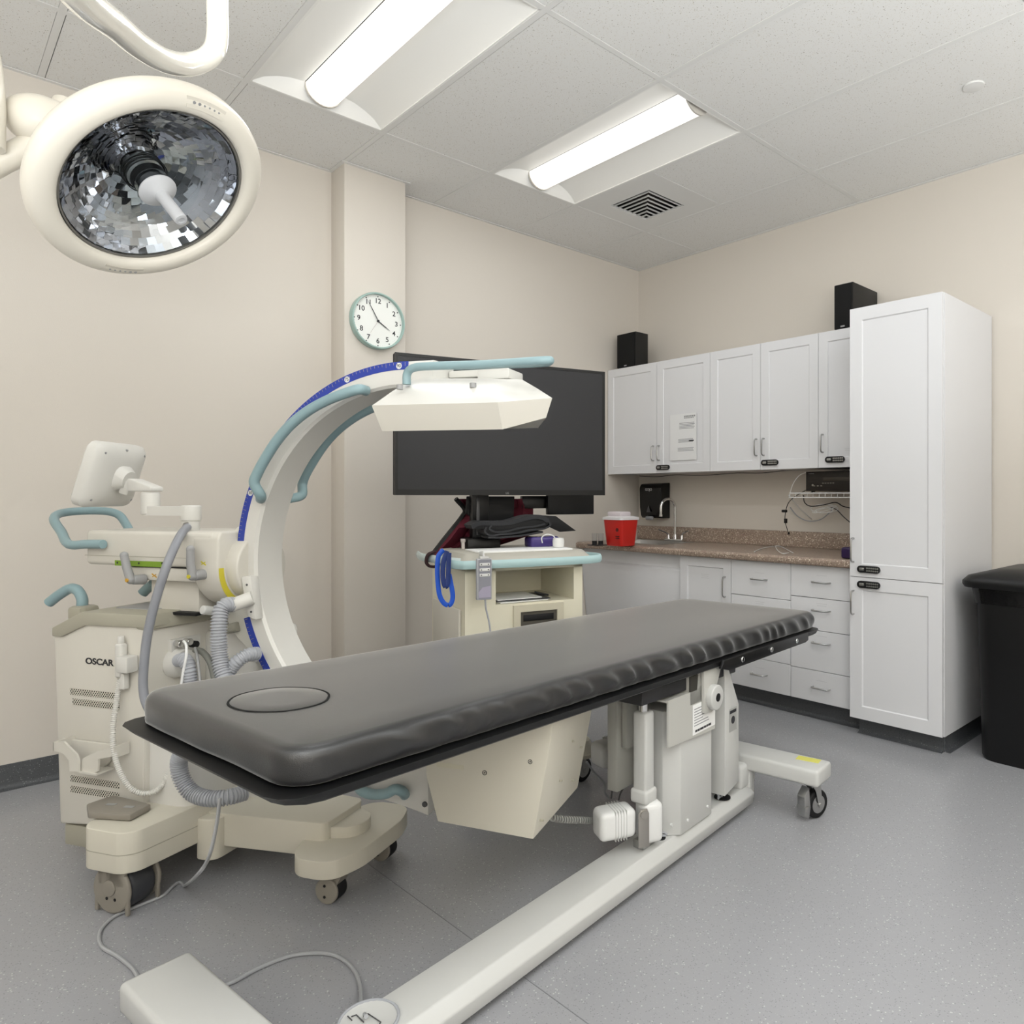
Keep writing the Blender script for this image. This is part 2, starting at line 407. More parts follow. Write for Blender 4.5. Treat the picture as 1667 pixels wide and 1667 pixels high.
def handle(parent, p, d, L=.1, x=XF, out=.03, r=.0045):
    """D pull centred at (y,z)=p running along d ('y' or 'z')"""
    D = Vector((0, 1, 0)) if d == 'y' else Vector((0, 0, 1)); c = Vector((x, p[0], p[1])); o = Vector((-out, 0, 0))
    a = c-D*L/2; b = c+D*L/2
    pts = [a, a+o*.6, a+o*.92+D*.006, a+o+D*.014, b+o-D*.014, b+o*.92-D*.006, b+o*.6, b]
    return MB().tube(pts, r, 8).build('handle', M_steel, parent, world=True)
def keypad(parent, y, z, x=XF):
    """pill shaped black lock with two rows of round buttons and a silver key slot; long side along Y"""
    L, H = .115, .034
    n = 16; pts = []
    for i in range(n): a = -math.pi/2+math.pi*i/(n-1); pts.append((x-.014, y+L/2-H/2+H/2*math.cos(a), z+H/2*math.sin(a)))
    for i in range(n): a = math.pi/2+math.pi*i/(n-1); pts.append((x-.014, y-L/2+H/2+H/2*math.cos(a), z+H/2*math.sin(a)))
    k = MB().prism(pts, (.014, 0, 0), .002, 2).build('keypad_lock', M_blackm, parent, world=True)
    b = MB()
    # seen from the front, +Y is on the left
    for r in range(2):
        for c_ in range(6): b.cyl((x-.0165, y+.004-c_*.0105, z+.0062-r*.0125), (x-.013, y+.004-c_*.0105, z+.0062-r*.0125), .0042, seg=12)
    b.build('keypad_button', M_steel, k, world=True)
    MB().bb((x-.018, y+.02, z-.007), (x-.013, y+.044, z+.007), .0035).build('lock_knob', M_steel, k, world=True)
    return k
def label_strip(parent, y, z, w=.06, h=.008, x=XF, name='label_strip', rows=1):
    m = MB(); 
    for i in range(rows): m.bb((x-.0008, y-w/2+.004*(i % 2), z-i*.011-h/2*.5), (x, y+w/2-.004*(i % 2), z-i*.011+h/2*.5))
    return m.build(name, mat('label_grey', 'c9c9cb', .6), parent, world=True)
# --- tall cabinet
TY1, TY0, TZ = -2.065, -2.515, 2.112
t = thing('tall_cabinet', 'tall white pantry cabinet at the right end of the casework, two doors with keypad locks', 'cabinet', (-.33, (TY0+TY1)/2, 0))
b = MB(); b.bb((XF+.02, TY0, .085), (-.012, TY1, TZ), .001, 1); b.bb((XF+.02, TY0-.002, .085), (-.014, TY0, TZ-.002)); b.build('body', M_cab, t, world=True)
k_ = MB(); k_.bb((XF+.07, TY0+.02, .0), (-.02, TY1-.02, .085)); k_.build('toe_kick', M_base, t, world=True)
cove(MB(), [((XF+.07, TY0+.02, 0), (XF+.07, TY1-.02, 0), (-1, 0, 0)), ((XF+.07, TY0+.02, 0), (-.02, TY0+.02, 0), (0, -1, 0))], .085).build('cove_base', M_base, t, world=True)
zs = onX(1458, 944, XF).z
for z0, z1, nm in ((zs, TZ, 'u'), (.085, zs, 'l')):
    m = MB(); facepanel(m, TY0, TY1, z0, z1); d = m.build('door', M_cab, t, world=True)
    if nm == 'u': handle(d, (TY1-.022, onX(1388, 895, XF).z), 'z', .115); keypad(d, onX(1415, 927, XF).y, onX(1415, 927, XF).z)
    else: handle(d, (TY1-.022, onX(1388, 980, XF).z), 'z', .115); keypad(d, onX(1415, 952, XF).y, onX(1415, 952, XF).z)
# --- wall cabinets
UX, UZ0, UZ1 = -.335, 1.345, 2.105
bnd = [-.004, onX(1069, 650, UX).y, onX(1156, 650, UX).y, onX(1238, 650, UX).y, onX(1332, 650, UX).y, TY1+.002]
units = [((0, 2), 'white corner wall cabinet under the left speaker, with the paper notice on its door', 1),
         ((2, 4), 'white two-door wall cabinet in the middle of the upper row', 3),
         ((4, 5), 'white wall cabinet with a single door, beside the tall cabinet', None)]
hz = onX(1063, 738, UX).z
for (i0, i1), lb, _ in units:
    ya, yb = bnd[i0], bnd[i1]
    c = thing('wall_cabinet', lb, 'cabinet', (UX/2, (ya+yb)/2, UZ0), 0, 'white wall cabinets')
    MB().bb((UX+.02, yb+.0008, UZ0), (-.002, ya-.0008, UZ1), .001, 1).build('body', M_cab, c, world=True)
    for j in range(i0, i1):
        m = MB(); facepanel(m, bnd[j+1], bnd[j], UZ0-.004, UZ1, x=UX, rail=.055); d = m.build('door', M_cab, c, world=True)
        if i1-i0 == 2:
            hy = bnd[j+1]+.026 if j == i0 else bnd[j]-.026
            handle(d, (hy, hz), 'z', .1, x=UX, out=.028)
            if j == i0+1: 
                q = onX(1080 if i0 == 0 else 1254, 761 if i0 == 0 else 753, UX); keypad(d, q.y-.0, q.z, x=UX)
        else:
            handle(d, (bnd[j]-.03, onX(1337, 722, UX).z), 'z', .1, x=UX, out=.028)
            q = onX(1360, 748, UX); keypad(d, q.y, q.z, x=UX); q = onX(1381, 733, UX); label_strip(d, q.y, q.z+.01, .05, .004, x=UX+.005, rows=2)
# notice
p0 = onX(1091, 676, UX); p1 = onX(1134, 748, UX); yA, yB = p0.y, p1.y
n = tag(MB().bb((UX-.0012, yB, p1.z), (UX-.0002, yA, p0.z)).build('paper_notice', mat('notice_paper', 'e3e3e3', .6)), 'printed paper notice taped to the second upper cabinet door', 'paper notice')
def lines(parent, x, y0, y1, z, k, dz, h=.0035, m=None):
    mb = MB()
    for i in range(k): mb.bb((x-.0004, y1+(y0-y1)*random.uniform(0, .12), z-i*dz-h/2), (x+.0001, y0, z-i*dz+h/2))
    return mb.build('print_lines', m or M_gprint, parent)
xx = UX-.0013; W_ = yA-yB; H_ = p0.z-p1.z
lines(n, xx, yA-.36*W_, yB+.06*W_, p0.z-.20*H_, 5, .009)
lines(n, xx, yA-.32*W_, yB+.1*W_, p0.z-.55*H_, 3, .009)
lines(n, xx, yA-.30*W_, yB+.1*W_, p0.z-.74*H_, 3, .009)
MB().bb((xx-.0004, yB+.1*W_, p0.z-.60*H_), (xx, yB+.28*W_, p0.z-.575*H_)).build('bold_mark', M_print, n)
hm = MB()
for zz_, k_ in ((.06, .010), (.095, .006)):
    yy = yB+.46*W_
    while yy > yB+.10*W_:
        ww = random.uniform(.008, .014); hm.bb((xx-.0004, yy-ww, p0.z-zz_*H_-k_/2), (xx, yy, p0.z-zz_*H_+k_/2)); yy -= ww+.003
hm.build('notice_heading', M_grey, n)
# --- base cabinets
CT = .862; CB = .822; BX = -.60
by = [onX(1107, 960, BX).y, onX(1190, 960, BX).y, onX(1287, 960, BX).y, TY1+.001]
def base_body(c, ya, yb, z0=.1):
    MB().bb((BX+.02, yb+.0008, z0), (-.01, ya-.0008, CB), .001, 1).build('body', M_cab, c, world=True)
    k = MB().bb((BX+.07, yb, 0), (-.05, ya, z0)); cove(k, [((BX+.07, yb, 0), (BX+.07, ya, 0), (-1, 0, 0))], z0); k.build('toe_kick', M_base, c, world=True)
c = thing('base_cabinet', 'white base cabinet with one narrow door and vertical handle, left of the drawers', 'cabinet', (-.3, (by[0]+by[1])/2, 0), 0, 'white base cabinets')
base_body(c, by[0], by[1]); m = MB(); facepanel(m, by[1], by[0], .1, CB-.004, x=BX, rail=.055); d = m.build('door', M_cab, c, world=True)
handle(d, (onX(1181, 955, BX).y, onX(1181, 955, BX).z), 'z', .115, x=BX); q = onX(1147, 935, BX); label_strip(d, q.y, q.z, .06, .004, x=BX+.005, rows=3)
for (ya, yb, zz, lb, pix) in ((by[1], by[2], [971, None, 1070], 'white drawer cabinet between the narrow door and the right drawer stack', 1238), (by[2], by[3], [978, 1028, 1093], 'white four-drawer cabinet against the tall cabinet', 1340)):
    c = thing('drawer_cabinet', lb, 'drawer cabinet', (-.3, (ya+yb)/2, 0), 0, 'white base cabinets')
    base_body(c, ya, yb)
    if pix == 1238: z = [CB-.004, onX(1238, 972, BX).z, .545, onX(1238, 1073, BX).z+.0, .1]; z[2] = (z[1]+z[3])/2
    else: z = [CB-.004, onX(1340, 975, BX).z, onX(1340, 1028, BX).z, onX(1340, 1094, BX).z, .1]
    for i in range(4):
        m = MB(); facepanel(m, yb, ya, z[i+1], z[i], x=BX, shaker=False); d = m.build('drawer', M_cab, c, world=True)
        zc = z[i]-.062 if i else (z[0]+z[1])/2
        if i == 3: zc = z[3]-.085
        yc = (ya+yb)/2 + (0 if pix == 1238 else -.0)
        handle(d, (yc, zc), 'y', .096, x=BX); label_strip(d, yc, zc+.035, .06, .004, x=BX, rows=1+(i == 1))
# sink apron and knee-space panels
c = thing('sink_knee_panel', 'white slanted panel closing the knee space under the sink', 'panel', (-.3, by[0]/2, 0))
m = MB(); m.bb((BX+.03, by[0]+.001, CB-.09), (BX+.05, -.004, CB-.002), .001, 1); m.build('apron', M_cab, c, world=True)
m = MB(); m.prism([(BX+.005, by[0]+.001, CB-.10), (BX+.03, by[0]+.001, CB-.085), (BX+.10, by[0]+.001, .1), (BX+.08, by[0]+.001, .1)], (0, -by[0]-.005, 0), .004); m.build('slanted_panel', M_cab, c, world=True)
m = MB().bb((BX+.1, by[0]+.001, 0), (BX+.15, -.004, .1)); m.build('toe_kick', M_base, c, world=True)
# countertop
M_ctop = speck('speckled_laminate', '9c8a7c', [('c9b9a6', 130, .24), ('6a5a50', 150, .20), ('ddd0c0', 110, .08), ('8a6f66', 120, .15)], rough=.28)
CX_ = -.645
c = thing('countertop', 'speckled brown laminate countertop with rolled front edge and backsplash', 'countertop', (-.3, TY1/2, CB))
SY0, SY1 = -.62, -.14      # sink hole along the wall
pr = [(CX_+.02, CT-.0), (CX_+.008, CT-.003), (CX_, CT-.012), (CX_, CT-.03), (CX_+.006, CB), (CX_+.02, CB)]
def ctop(y0, y1, x0, x1): 
    return MB().bb((x0, y0, CB), (x1, y1, CT))
m = MB(); yE, yW = TY1+.001, -.002
m.loft([[(x, yE, z) for x, z in pr], [(x, yW, z) for x, z in pr]])
m.bb((CX_+.02, yE, CB), (-.002, SY0-.001, CT)); m.bb((CX_+.02, SY1+.001, CB), (-.002, yW, CT)); m.bb((CX_+.02, SY0-.001, CB), (-.47, SY1+.001, CT)); m.bb((-.13, SY0-.001, CB), (-.002, SY1+.001, CT))
m.build('worktop', M_ctop, c, world=True)
m = MB(); m.bb((-.022, yE, CT), (-.001, yW, CT+.1), .004, 2); m.build('backsplash', M_ctop, c, world=True)
# sink
s_ = thing('sink', 'small stainless steel sink set in the countertop by the corner', 'sink', (-.3, (SY0+SY1)/2, CT))
m = MB()
def ring(x0, y0, x1, y1, z): return [(x0, y0, z), (x1, y0, z), (x1, y1, z), (x0, y1, z)]
m.loft([ring(-.485, SY0-.015, -.115, SY1+.015, CT+.001), ring(-.482, SY0-.012, -.118, SY1+.012, CT+.004), ring(-.46, SY0+.01, -.14, SY1-.01, CT+.003), ring(-.45, SY0+.02, -.15, SY1-.02, CT-.14)], cap=False)
m.quad(*ring(-.45, SY0+.02, -.15, SY1-.02, CT-.14)); m.build('basin', M_steel, s_, world=True)
MB().cyl((-.3, (SY0+SY1)/2, CT-.14), (-.3, (SY0+SY1)/2, CT-.135), .04).build('drain', M_chrome, s_, world=True)
# faucet
FX = -.09; fp = onX(1099, 880, FX); fy = fp.y
f = thing('faucet', 'chrome gooseneck faucet with two lever handles behind the sink', 'faucet', (FX, fy, CT))
m = MB(); m.bb((FX-.025, fy-.085, CT), (FX+.025, fy+.085, CT+.018), .008); m.cyl((FX, fy, CT), (FX, fy, CT+.05), .02, .013); m.build('base', M_chrome, f, world=True)
top = onX(1093, 812, FX).z
m = MB(); pts = [(FX, fy, CT+.04), (FX, fy, top-.07)]+[(FX-.065+.065*math.cos(a), fy+(.02)*(1-math.cos(a))/2, top-.065+.065*math.sin(a)) for a in [math.pi*i/12 for i in range(13)]]+[(FX-.13, fy+.02, top-.11)]
m.tube(pts, .0095, 14); m.cyl((FX-.13, fy+.02, top-.11), (FX-.13, fy+.02, top-.125), .012); m.build('gooseneck', M_chrome, f, world=True)
for sgn in (-1, 1):
    m = MB(); m.cyl((FX, fy+sgn*.062, CT+.015), (FX, fy+sgn*.062, CT+.045), .014, .011); m.tube([(FX, fy+sgn*.062, CT+.045), (FX-.01, fy+sgn*.085, CT+.062), (FX-.02, fy+sgn*.14, CT+.078)], (.005), 8); m.build('lever_handle', M_chrome, f, world=True)
# soap dispenser on the right wall
a = onX(1040, 870, -.11); b2 = onX(1077, 786, -.11)
ya, yb, z0, z1 = a.y-.0, onX(1075, 820, -.11).y, onX(1055, 846, -.11).z, onX(1055, 786, -.11).z
d = thing('soap_dispenser', 'black wall-mounted soap dispenser beside the faucet', 'soap dispenser', (-.055, (ya+yb)/2, z0))
n_ = 12; pf = [(-.003, z0+.012), (-.075, z0+.012), (-.088, z0+.03), (-.1, z0+.09), (-.105, z1-.05)]+[(-.105+.035*(1-math.cos(t_)), z1-.05+.045*math.sin(t_)) for t_ in [math.pi/2*i/6 for i in range(1, 7)]]+[(-.003, z1)]
MB().prism([(x, yb, z) for x, z in pf], (0, ya-yb, 0), .008, 3).build('housing', mat('black_gloss', '0a0a0b', .2), d, world=True)
MB().box((-.098, (ya+yb)/2+.01, z0+.012), (.03, .07, .03), .012, 3).build('push_lever', mat('smoke_grey', '8f9194', .3), d, world=True)
MB().prism([(-.1035, (ya+yb)/2+.035, z0+.055), (-.1035, (ya+yb)/2-.005, z0+.055), (-.1065, (ya+yb)/2+.012, z0+.105)], (-.002, 0, 0)).build('window', M_dkgrey, d, world=True)
letters('GOJO', .026, (-.107, (ya+yb)/2+.012, z1-.05), (0, -1, 0), (0, 0, 1), M_whitep, d, world=True)
# sharps container, near the corner on the counter
sc = onZ(998, 889, CT); 
M_red = mat('red_plastic', 'd02a22', .35)
d = thing('sharps_container', 'red sharps container with translucent white lid on the counter corner', 'sharps container', (sc.x+.07, sc.y, CT+.001))
cx_, cy_ = .0, .0
def rr(x, y, hx, hy, z, r=.02):
    o = []
    for (sx, sy, a0) in ((1, 1, 0), (-1, 1, 90), (-1, -1, 180), (1, -1, 270)):
        for k in range(4):
            a = math.radians(a0+30*k); o.append((x+sx*(hx-r)+r*math.cos(a), y+sy*(hy-r)+r*math.sin(a), z))
    return o
zt = .18
MB().loft([rr(0, 0, .066, .07, .0), rr(0, 0, .068, .072, .004), rr(0, 0, .082, .088, zt)]).build('bin', M_red, d)
MB().loft([rr(0, 0, .088, .093, zt-.012), rr(0, 0, .088, .093, zt+.003), rr(0, 0, .06, .065, zt+.012)]).build('lid', mat('frosted_lid', 'e6e3e4', .35), d)
MB().bb((-.05, -.045, zt+.01), (.05, .075, zt+.04), .008).build('lid_flap', mat('pale_flap', 'dcd2d6', .35), d)
mk = MB(); mk.cyl((-.0795, -.045, .105), (-.0775, -.045, .105), .012, seg=12); mk.bb((-.0785, -.06, .06), (-.0725, -.03, .066)); mk.bb((-.0775, -.06, .048), (-.0715, -.03, .052)); mk.build('biohazard_mark', mat('dark_red', '5c1010', .5), d)
# cups on a small black stand
p = onZ(974, 888, CT); d = thing('slide_cup_holder', 'small black tray with clear cups beside the red sharps container', 'cup holder', (p.x, p.y, CT))
MB().bb((-.05, -.045, 0), (.05, .055, .006), .003).build('tray', M_black, d)
for (x, y) in ((-.015, .02), (.01, -.012)):
    MB().cyl((x, y, .006), (x, y, .03), .016).build('cup_base', M_blackm, d)
    MB().lathe([(.0165, .03), (.018, .08), (.0172, .08), (.0157, .03)], (x, y, 0)).build('cup', M_clear, d)
# speakers on the wall cabinets
def speaker(lb, uL, uR, vt, vb, uC, X):
    bz = UZ1+.001
    A = onX(uL, vb, X); B = onX(uC, vb, X); top_ = onX(uC, vt, X).z; wd = abs(A.y-B.y)
    # side depth from the far top corner
    R_ = onP(uR, vt, Vector((0, B.y, 0)), Vector((0, 1, 0))); dp = min(.3, abs(R_.x-X))
    d = thing('speaker', lb, 'speaker', (X+dp/2, (A.y+B.y)/2, bz), 0, 'black bookshelf speakers on the wall cabinets')
    MB().bb((-dp/2+.004, -wd/2, 0), (dp/2, wd/2, top_-bz), .003).build('cabinet', mat('black_ash', '1b1a19', .5), d)
    MB().bb((-dp/2-.008, -wd/2+.004, .004), (-dp/2+.004, wd/2-.004, top_-bz-.004), .004).build('grille', mat('grille_cloth', '060606', .85), d)
    MB().bb((-dp/2-.0095, -.012, .012), (-dp/2-.008, .012, .02)).build('badge', M_grey, d)
speaker('black speaker standing on the corner wall cabinet, near the room corner', 1005, 1055, 539, 594, 1034, -.31)
speaker('taller-looking black speaker beside the tall cabinet, partly hidden by it', 1358, 1433, 458, 530, 1388, -.31)
tag(MB().tube([(-.1, -.52, UZ1+.01), (-.2, -.56, UZ1+.012), (-.28, -.6, UZ1+.006), (-.3, -.66, UZ1+.004)], .004, 8, sm=6).build('speaker_wire', M_dkgrey), 'thin dark wire on top of the corner wall cabinet behind the speaker', 'wire')
# wire shelf with receiver
SX = -.27
a = onX(1285, 803, SX); zsf = a.z; ySh = a.y
sh = thing('wire_shelf', 'white wire shelf on the wall holding the black receiver', 'wire shelf', (SX/2, (ySh+TY1)/2, zsf))
m = MB()
for x in (SX, SX+.12, -.03): m.cyl((x, ySh, zsf), (x, TY1+.004, zsf), .003, seg=8)
m.cyl((SX, ySh, zsf-.025), (SX, TY1+.004, zsf-.025), .003, seg=8)
for i in range(16):
    y = ySh-.005-i*(ySh-TY1-.01)/15; m.tube([(-.004, y, zsf+.003), (SX, y, zsf+.003), (SX-.003, y, zsf-.025)], .0018, 6)
m.build('wire_deck', M_whitep, sh, world=True)
m = MB(); m.tube([(-.01, ySh+.002, zsf-.16), (-.14, ySh+.002, zsf-.1), (SX, ySh+.002, zsf-.012)], .0035, 8); m.build('bracket', M_whitep, sh, world=True)
a = onX(1312, 768, SX+.01); b2 = onX(1312, 803, SX+.01)
rc = thing('receiver', 'black stereo receiver on the wire shelf beside the tall cabinet', 'receiver', (-.13, (a.y+TY1)/2, zsf+.006))
M_rec = mat('receiver_black', '1d1712', .4)
x0 = SX+.01; yr0, yr1 = TY1+.006, a.y; zr0, zr1 = zsf+.012, a.z
MB().bb((x0+.008, yr0, zr0), (-.02, yr1, zr1), .002).build('case', M_rec, rc, world=True)
MB().bb((x0, yr0, zr0), (x0+.008, yr1, zr1), .002).build('front_panel', M_rec, rc, world=True)
m = MB()
for y in (yr1-.03, yr0+.03): m.cyl((x0+.03, y, zr0-.008), (x0+.03, y, zr0+.001), .012)
m.build('foot', M_black, rc, world=True)
MB().bb((x0-.001, yr0+.02, zr0+.055), (x0+.001, yr1-.11, zr0+.08), .001).build('display', mat('display_grey', '3a342d', .2), rc, world=True)
m = MB()
for i in range(5): m.bb((x0-.002, yr1-.115-i*.016, zr0+.043), (x0+.001, yr1-.105-i*.016, zr0+.047))
m.cyl((x0-.004, yr1-.045, zr0+.035), (x0, yr1-.045, zr0+.035), .006, seg=12)
for i in range(3): m.bb((x0-.002, yr1-.06-i*.022, zr0+.028), (x0+.001, yr1-.05-i*.022, zr0+.032))
m.build('button', M_taupe, rc, world=True)
letters('YAMAHA', .009, (x0-.0005, yr1-.035, zr1-.012), (0, -1, 0), (0, 0, 1), M_gprint, rc, world=True)
# cables on the wall
def wire(name, lb, pix, X, r, m, sm=8, cat='cable'):
    return tag(MB().tube([onX(u, v_, X) for u, v_ in pix], r, 8, sm=sm).build(name, m), lb, cat)
wire('cable', 'pale cable looping up from the shelf end to the cabinet underside', [(1284, 812), (1290, 790), (1300, 775), (1312, 769)], -.26, .002, M_whitep)
wire('cable', 'black cable hanging from the left end of the wire shelf with inline adapters', [(1312, 798), (1295, 808), (1284, 818), (1279, 832), (1278, 848), (1281, 860), (1284, 870)], -.25, .0022, M_black)
m = MB(); 
for (u, v_, hz_, hy_) in ((1277, 832, .008, .016), (1279, 848, .014, .008), (1284, 868, .008, .004)):
    q = onX(u, v_, -.25); m.bb((q.x-.008, q.y-hy_, q.z-hz_), (q.x+.008, q.y+hy_, q.z+hz_), .003)
tag(m.build('power_adapter', M_black), 'small black inline cable adapters dangling below the shelf end', 'adapter')
wire('cable', 'dark coiled cable bundle under the receiver shelf', [(1308, 806), (1310, 818), (1320, 824), (1340, 822), (1360, 818), (1372, 824), (1384, 827)], -.2, .003, M_black)
wire('cable', 'grey cable drooping along the wall below the wire shelf', [(1286, 826), (1298, 840), (1315, 848), (1335, 846), (1350, 835), (1358, 825)], -.04, .0035, M_hose)
wire('cable', 'grey cable running down behind the tall cabinet from the shelf', [(1352, 826), (1362, 830), (1374, 842), (1386, 852)], -.1, .003, M_dkgrey)
m = MB()
for k in range(4):
    pts = [onX(1342+22*math.cos(a+k)*(1-.12*k), 828+(7-k)*math.sin(a)+k, -.15-.01*k) for a in [2*math.pi*i/10 for i in range(10)]]
    m.tube(pts, .002, 6, sm=4, closed=True)
tag(m.build('cable_coil', M_whitep), 'white coiled thin cable hanging in loops below the wire shelf', 'cable')
# wire run under the wall cabinets
wire('cable', 'thin dark cable stapled along the underside of the wall cabinets', [(1041, 775), (1070, 776), (1100, 773), (1130, 774), (1160, 773), (1200, 770), (1240, 770), (1280, 766), (1330, 764), (1380, 762)], -.05, .0025, M_dkgrey, 4)
# pale cable ties on the counter
for k, (pix, lb) in enumerate((([(1228, 898), (1240, 893), (1255, 890), (1268, 889), (1278, 893), (1291, 900)], 'white thin cable curled on the countertop below the blank wall'), ([(1262, 889), (1266, 896), (1274, 901), (1284, 900)], 'short white cable end crossing the curled cable on the countertop'))):
    tag(MB().tube([onZ(u, v_, CT+.004+.004*k) for u, v_ in pix], .0025, 8, sm=6).build('cable', M_whitep), lb, 'cable')
# purple box at the counter's right end
q = onZ(1376, 910, CT); tag(MB().box((q.x+.04, max(q.y-.03, TY1+.045), CT+.03), (.08, .08, .058), .012, 3).build('purple_box', mat('purple_plastic', '2b1745', .35)), 'small dark purple box at the countertop end by the tall cabinet', 'box')
# trash bin
p = onZ(1591, 1238, 0); 
bn = thing('trash_bin', 'large black lidded trash bin beside the tall cabinet at the right edge', 'trash bin', (-.3, -3.02, 0))
M_bin = mat('bin_black', '060607', .42)
z1 = .80
def rrb(hx, hy, z, r=.06): return rr(0, 0, hx, hy, z, r)
MB().loft([rrb(.262, .378, 0), rrb(.268, .385, .02), rrb(.275, .408, z1)]).build('bin', M_bin, bn)
MB().loft([rrb(.279, .412, z1-.1), rrb(.285, .425, z1-.02), rrb(.287, .43, z1+.005), rrb(.275, .41, z1+.006)], cap=False).build('liner', mat('bin_liner', '0b0b0c', .15, bump=1, bscale=18), bn)
MB().loft([rrb(.292, .452, z1-.03), rrb(.299, .46, z1-.015), rrb(.299, .46, z1), rrb(.285, .44, z1+.022), rrb(.20, .34, z1+.052), rrb(.10, .2, z1+.058)]).build('lid', M_bin, bn)
# ================================================================== IMAGING TABLE
T = Fr((-2.368, -1.974, 0), .145)
tb = thing('imaging_table', 'long black padded imaging table on a pale grey pedestal base, tilted slightly', 'imaging table', T.o, T.yaw)
TILT = -.024
def tz(x): return .700 + TILT*x
TM = Matrix.Translation((0, 0, .700)) @ Matrix.Rotation(-math.atan(TILT), 4, 'Y')
HL, HW = 1.238, .367
def rring(hx, hy, r, z, n=10, step=.02, fn=None):
    """rounded rectangle, evenly sampled"""
    pts = []
    for (sx, sy, a0) in ((1, 1, 0), (-1, 1, 90), (-1, -1, 180), (1, -1, 270)):
        for k in range(n+1):
            a = math.radians(a0+90*k/n); pts.append(Vector((sx*(hx-r)+r*math.cos(a), sy*(hy-r)+r*math.sin(a), z)))
    out = []
    for a, b in zip(pts, pts[1:]+pts[:1]):
        L = (b-a).length; m = max(1, int(round(L/step)) if L > .05 else 1)
        for i in range(m): out.append(a.lerp(b, i/m))
    return out
def rr_sample(): pass
# mattress: loft of rounded rectangles from underside to crown with cloth gathers on the long near side
def gather(p, t):
    """outward push of the side at point p, t = 0 bottom .. 1 top of the side: slanting gathers of a fitted cover"""
    s = p.x
    side = 1 if p.y < -HW+.05 else .35
    env = .45+.9*max(0, noise.noise(Vector((s*2.3, 7.1, .3)))+.35)
    if s < -.95: env *= max(.15, (s+1.24)/.29)
    ph = s*64+6*noise.noise(Vector((s*4, 0, 2)))+t*3.4
    fold_ = (.5+.5*math.sin(ph))**2.2-.3
    w_ = math.sin(math.pi*min(1, max(0, .08+t*.9)))
    return side*env*fold_*w_*.0150+.0035*noise.noise(Vector((p.x*7, p.y*7, t*1.5)))
prof = [(0, -.068, 0), (.0035, -.066, .0), (.0055, -.058, .1), (.006, -.048, .3), (.006, -.038, .45), (.005, -.028, .6), (.003, -.019, .75), (-.001, -.011, .88), (-.007, -.005, .96), (-.015, -.0015, 1), (-.03, 0, 1)]
rings = []
for inset, z, t in prof:
    R_ = rring(HL-.02+inset*.9, HW-.02+inset*.9, max(.03, .07+inset), z, 8, .012)
    R2 = []
    for p in R_:
        n = Vector((p.x/HL, 0, 0)) if abs(p.x) > HL-.06 and abs(p.y) < HW-.09 else (Vector((0, p.y/HW, 0)) if abs(p.x) < HL-.09 else Vector((p.x/HL, p.y/HW, 0)))
        n.normalize(); g = gather(p, t) if t < 1 else 0
        p = p + n*g*(1 if t < .97 else 0); R2.append(p)
    rings.append(R2)
n0 = min(len(r) for r in rings)
def rs(r, n):
    P = r+[r[0]]; L = [0]
    for a, b in zip(P, P[1:]): L.append(L[-1]+(b-a).length)
    out = []; j = 0
    for i in range(n):
        s = L[-1]*i/n
        while L[j+1] < s: j += 1
        out.append(P[j].lerp(P[j+1], (s-L[j])/(L[j+1]-L[j])))
    return out
NN = 640
rings = [rs(r, NN) for r in rings]
mt = MB(); mt.X = TM
# top closed by shrinking rings so that it can dip and shade smoothly
cx_l = [.75, .45, .15]
top = rings[-1]
for f_ in cx_l: rings.append([Vector((p.x*(1-(1-f_)*.32/1.2), p.y*f_, .0 + .0015*math.sin(3*p.x))) for p in top])
mt.loft(rings); mat_o = mt.build('mattress', M_vinyl, tb, ang=60)
# face-hole plug: oval insert with a dark slit
plx, ply = -1.052, .012
def oval(hx, hy, z, n=48): return [(plx+x, ply+y, z) for x, y in roundpoly([(hx, hy*.35), (hx*.45, hy), (-hx*.45, hy), (-hx, hy*.4), (-hx, -hy*.4), (-hx*.45, -hy), (hx*.45, -hy), (hx, -hy*.35)], .05, 5)]
m = MB(); m.X = TM @ Matrix.Rotation(0, 4, 'Z')
m.loft([oval(.098, .108, -.004), oval(.0975, .1075, .0018), oval(.094, .104, .0028), oval(.05, .06, .003)]); plug = m.build('face_hole_plug', M_vinyl, mat_o, ang=60)
m = MB(); m.X = TM
m.loft([oval(.1025, .1125, .0012), oval(.102, .112, .0026), oval(.0975, .1075, .0026), oval(.0975, .1075, .0012)], cap=False); m.build('plug_seam', mat('seam_black', '020202', .8), mat_o)
# tray / frame
M_tray = mat('black_carbon', '0c0c0d', .38)
m = MB(); m.X = TM
def tr(hx, hy, z, r=.06): return [Vector((p.x-(.035 if p.x > .9 else 0), p.y, p.z)) for p in rs(rring(hx, hy, r, z, 8, .05), 200)]
m.loft([tr(HL-.04, HW-.03, -.096), tr(HL-.01, HW-.004, -.094), tr(HL+.0, HW+.003, -.089), tr(HL+.012, HW+.006, -.076), tr(HL+.016, HW+.007, -.073), tr(HL+.004, HW-.004, -.073), tr(HL-.02, HW-.03, -.071)])
tray = m.build('tray', M_tray, tb)
m = MB(); m.X = TM; m.prism([(.29, -HW-.018, -.070), (1.03, -HW-.018, -.066), (1.03, -HW-.018, -.10), (1.0, -HW-.018, -.106), (.33, -HW-.018, -.110), (.27, -HW-.018, -.095)], (0, .012, 0), .002)
rail = m.build('side_rail', M_tray, tb)
for x in (.42, .66, .90):
    m = MB(); m.X = TM; m.cyl((x, -HW-.024, -.086), (x, -HW-.016, -.086), .010, bev=.003); m.build('rail_screw', M_chrome, rail)
# underside carriage
m = MB(); m.X = TM; m.bb((-.12, -.33, -.15), (.48, .25, -.106), .004); m.build('carriage', mat('dark_carriage', '2c2c2e', .5), tb)
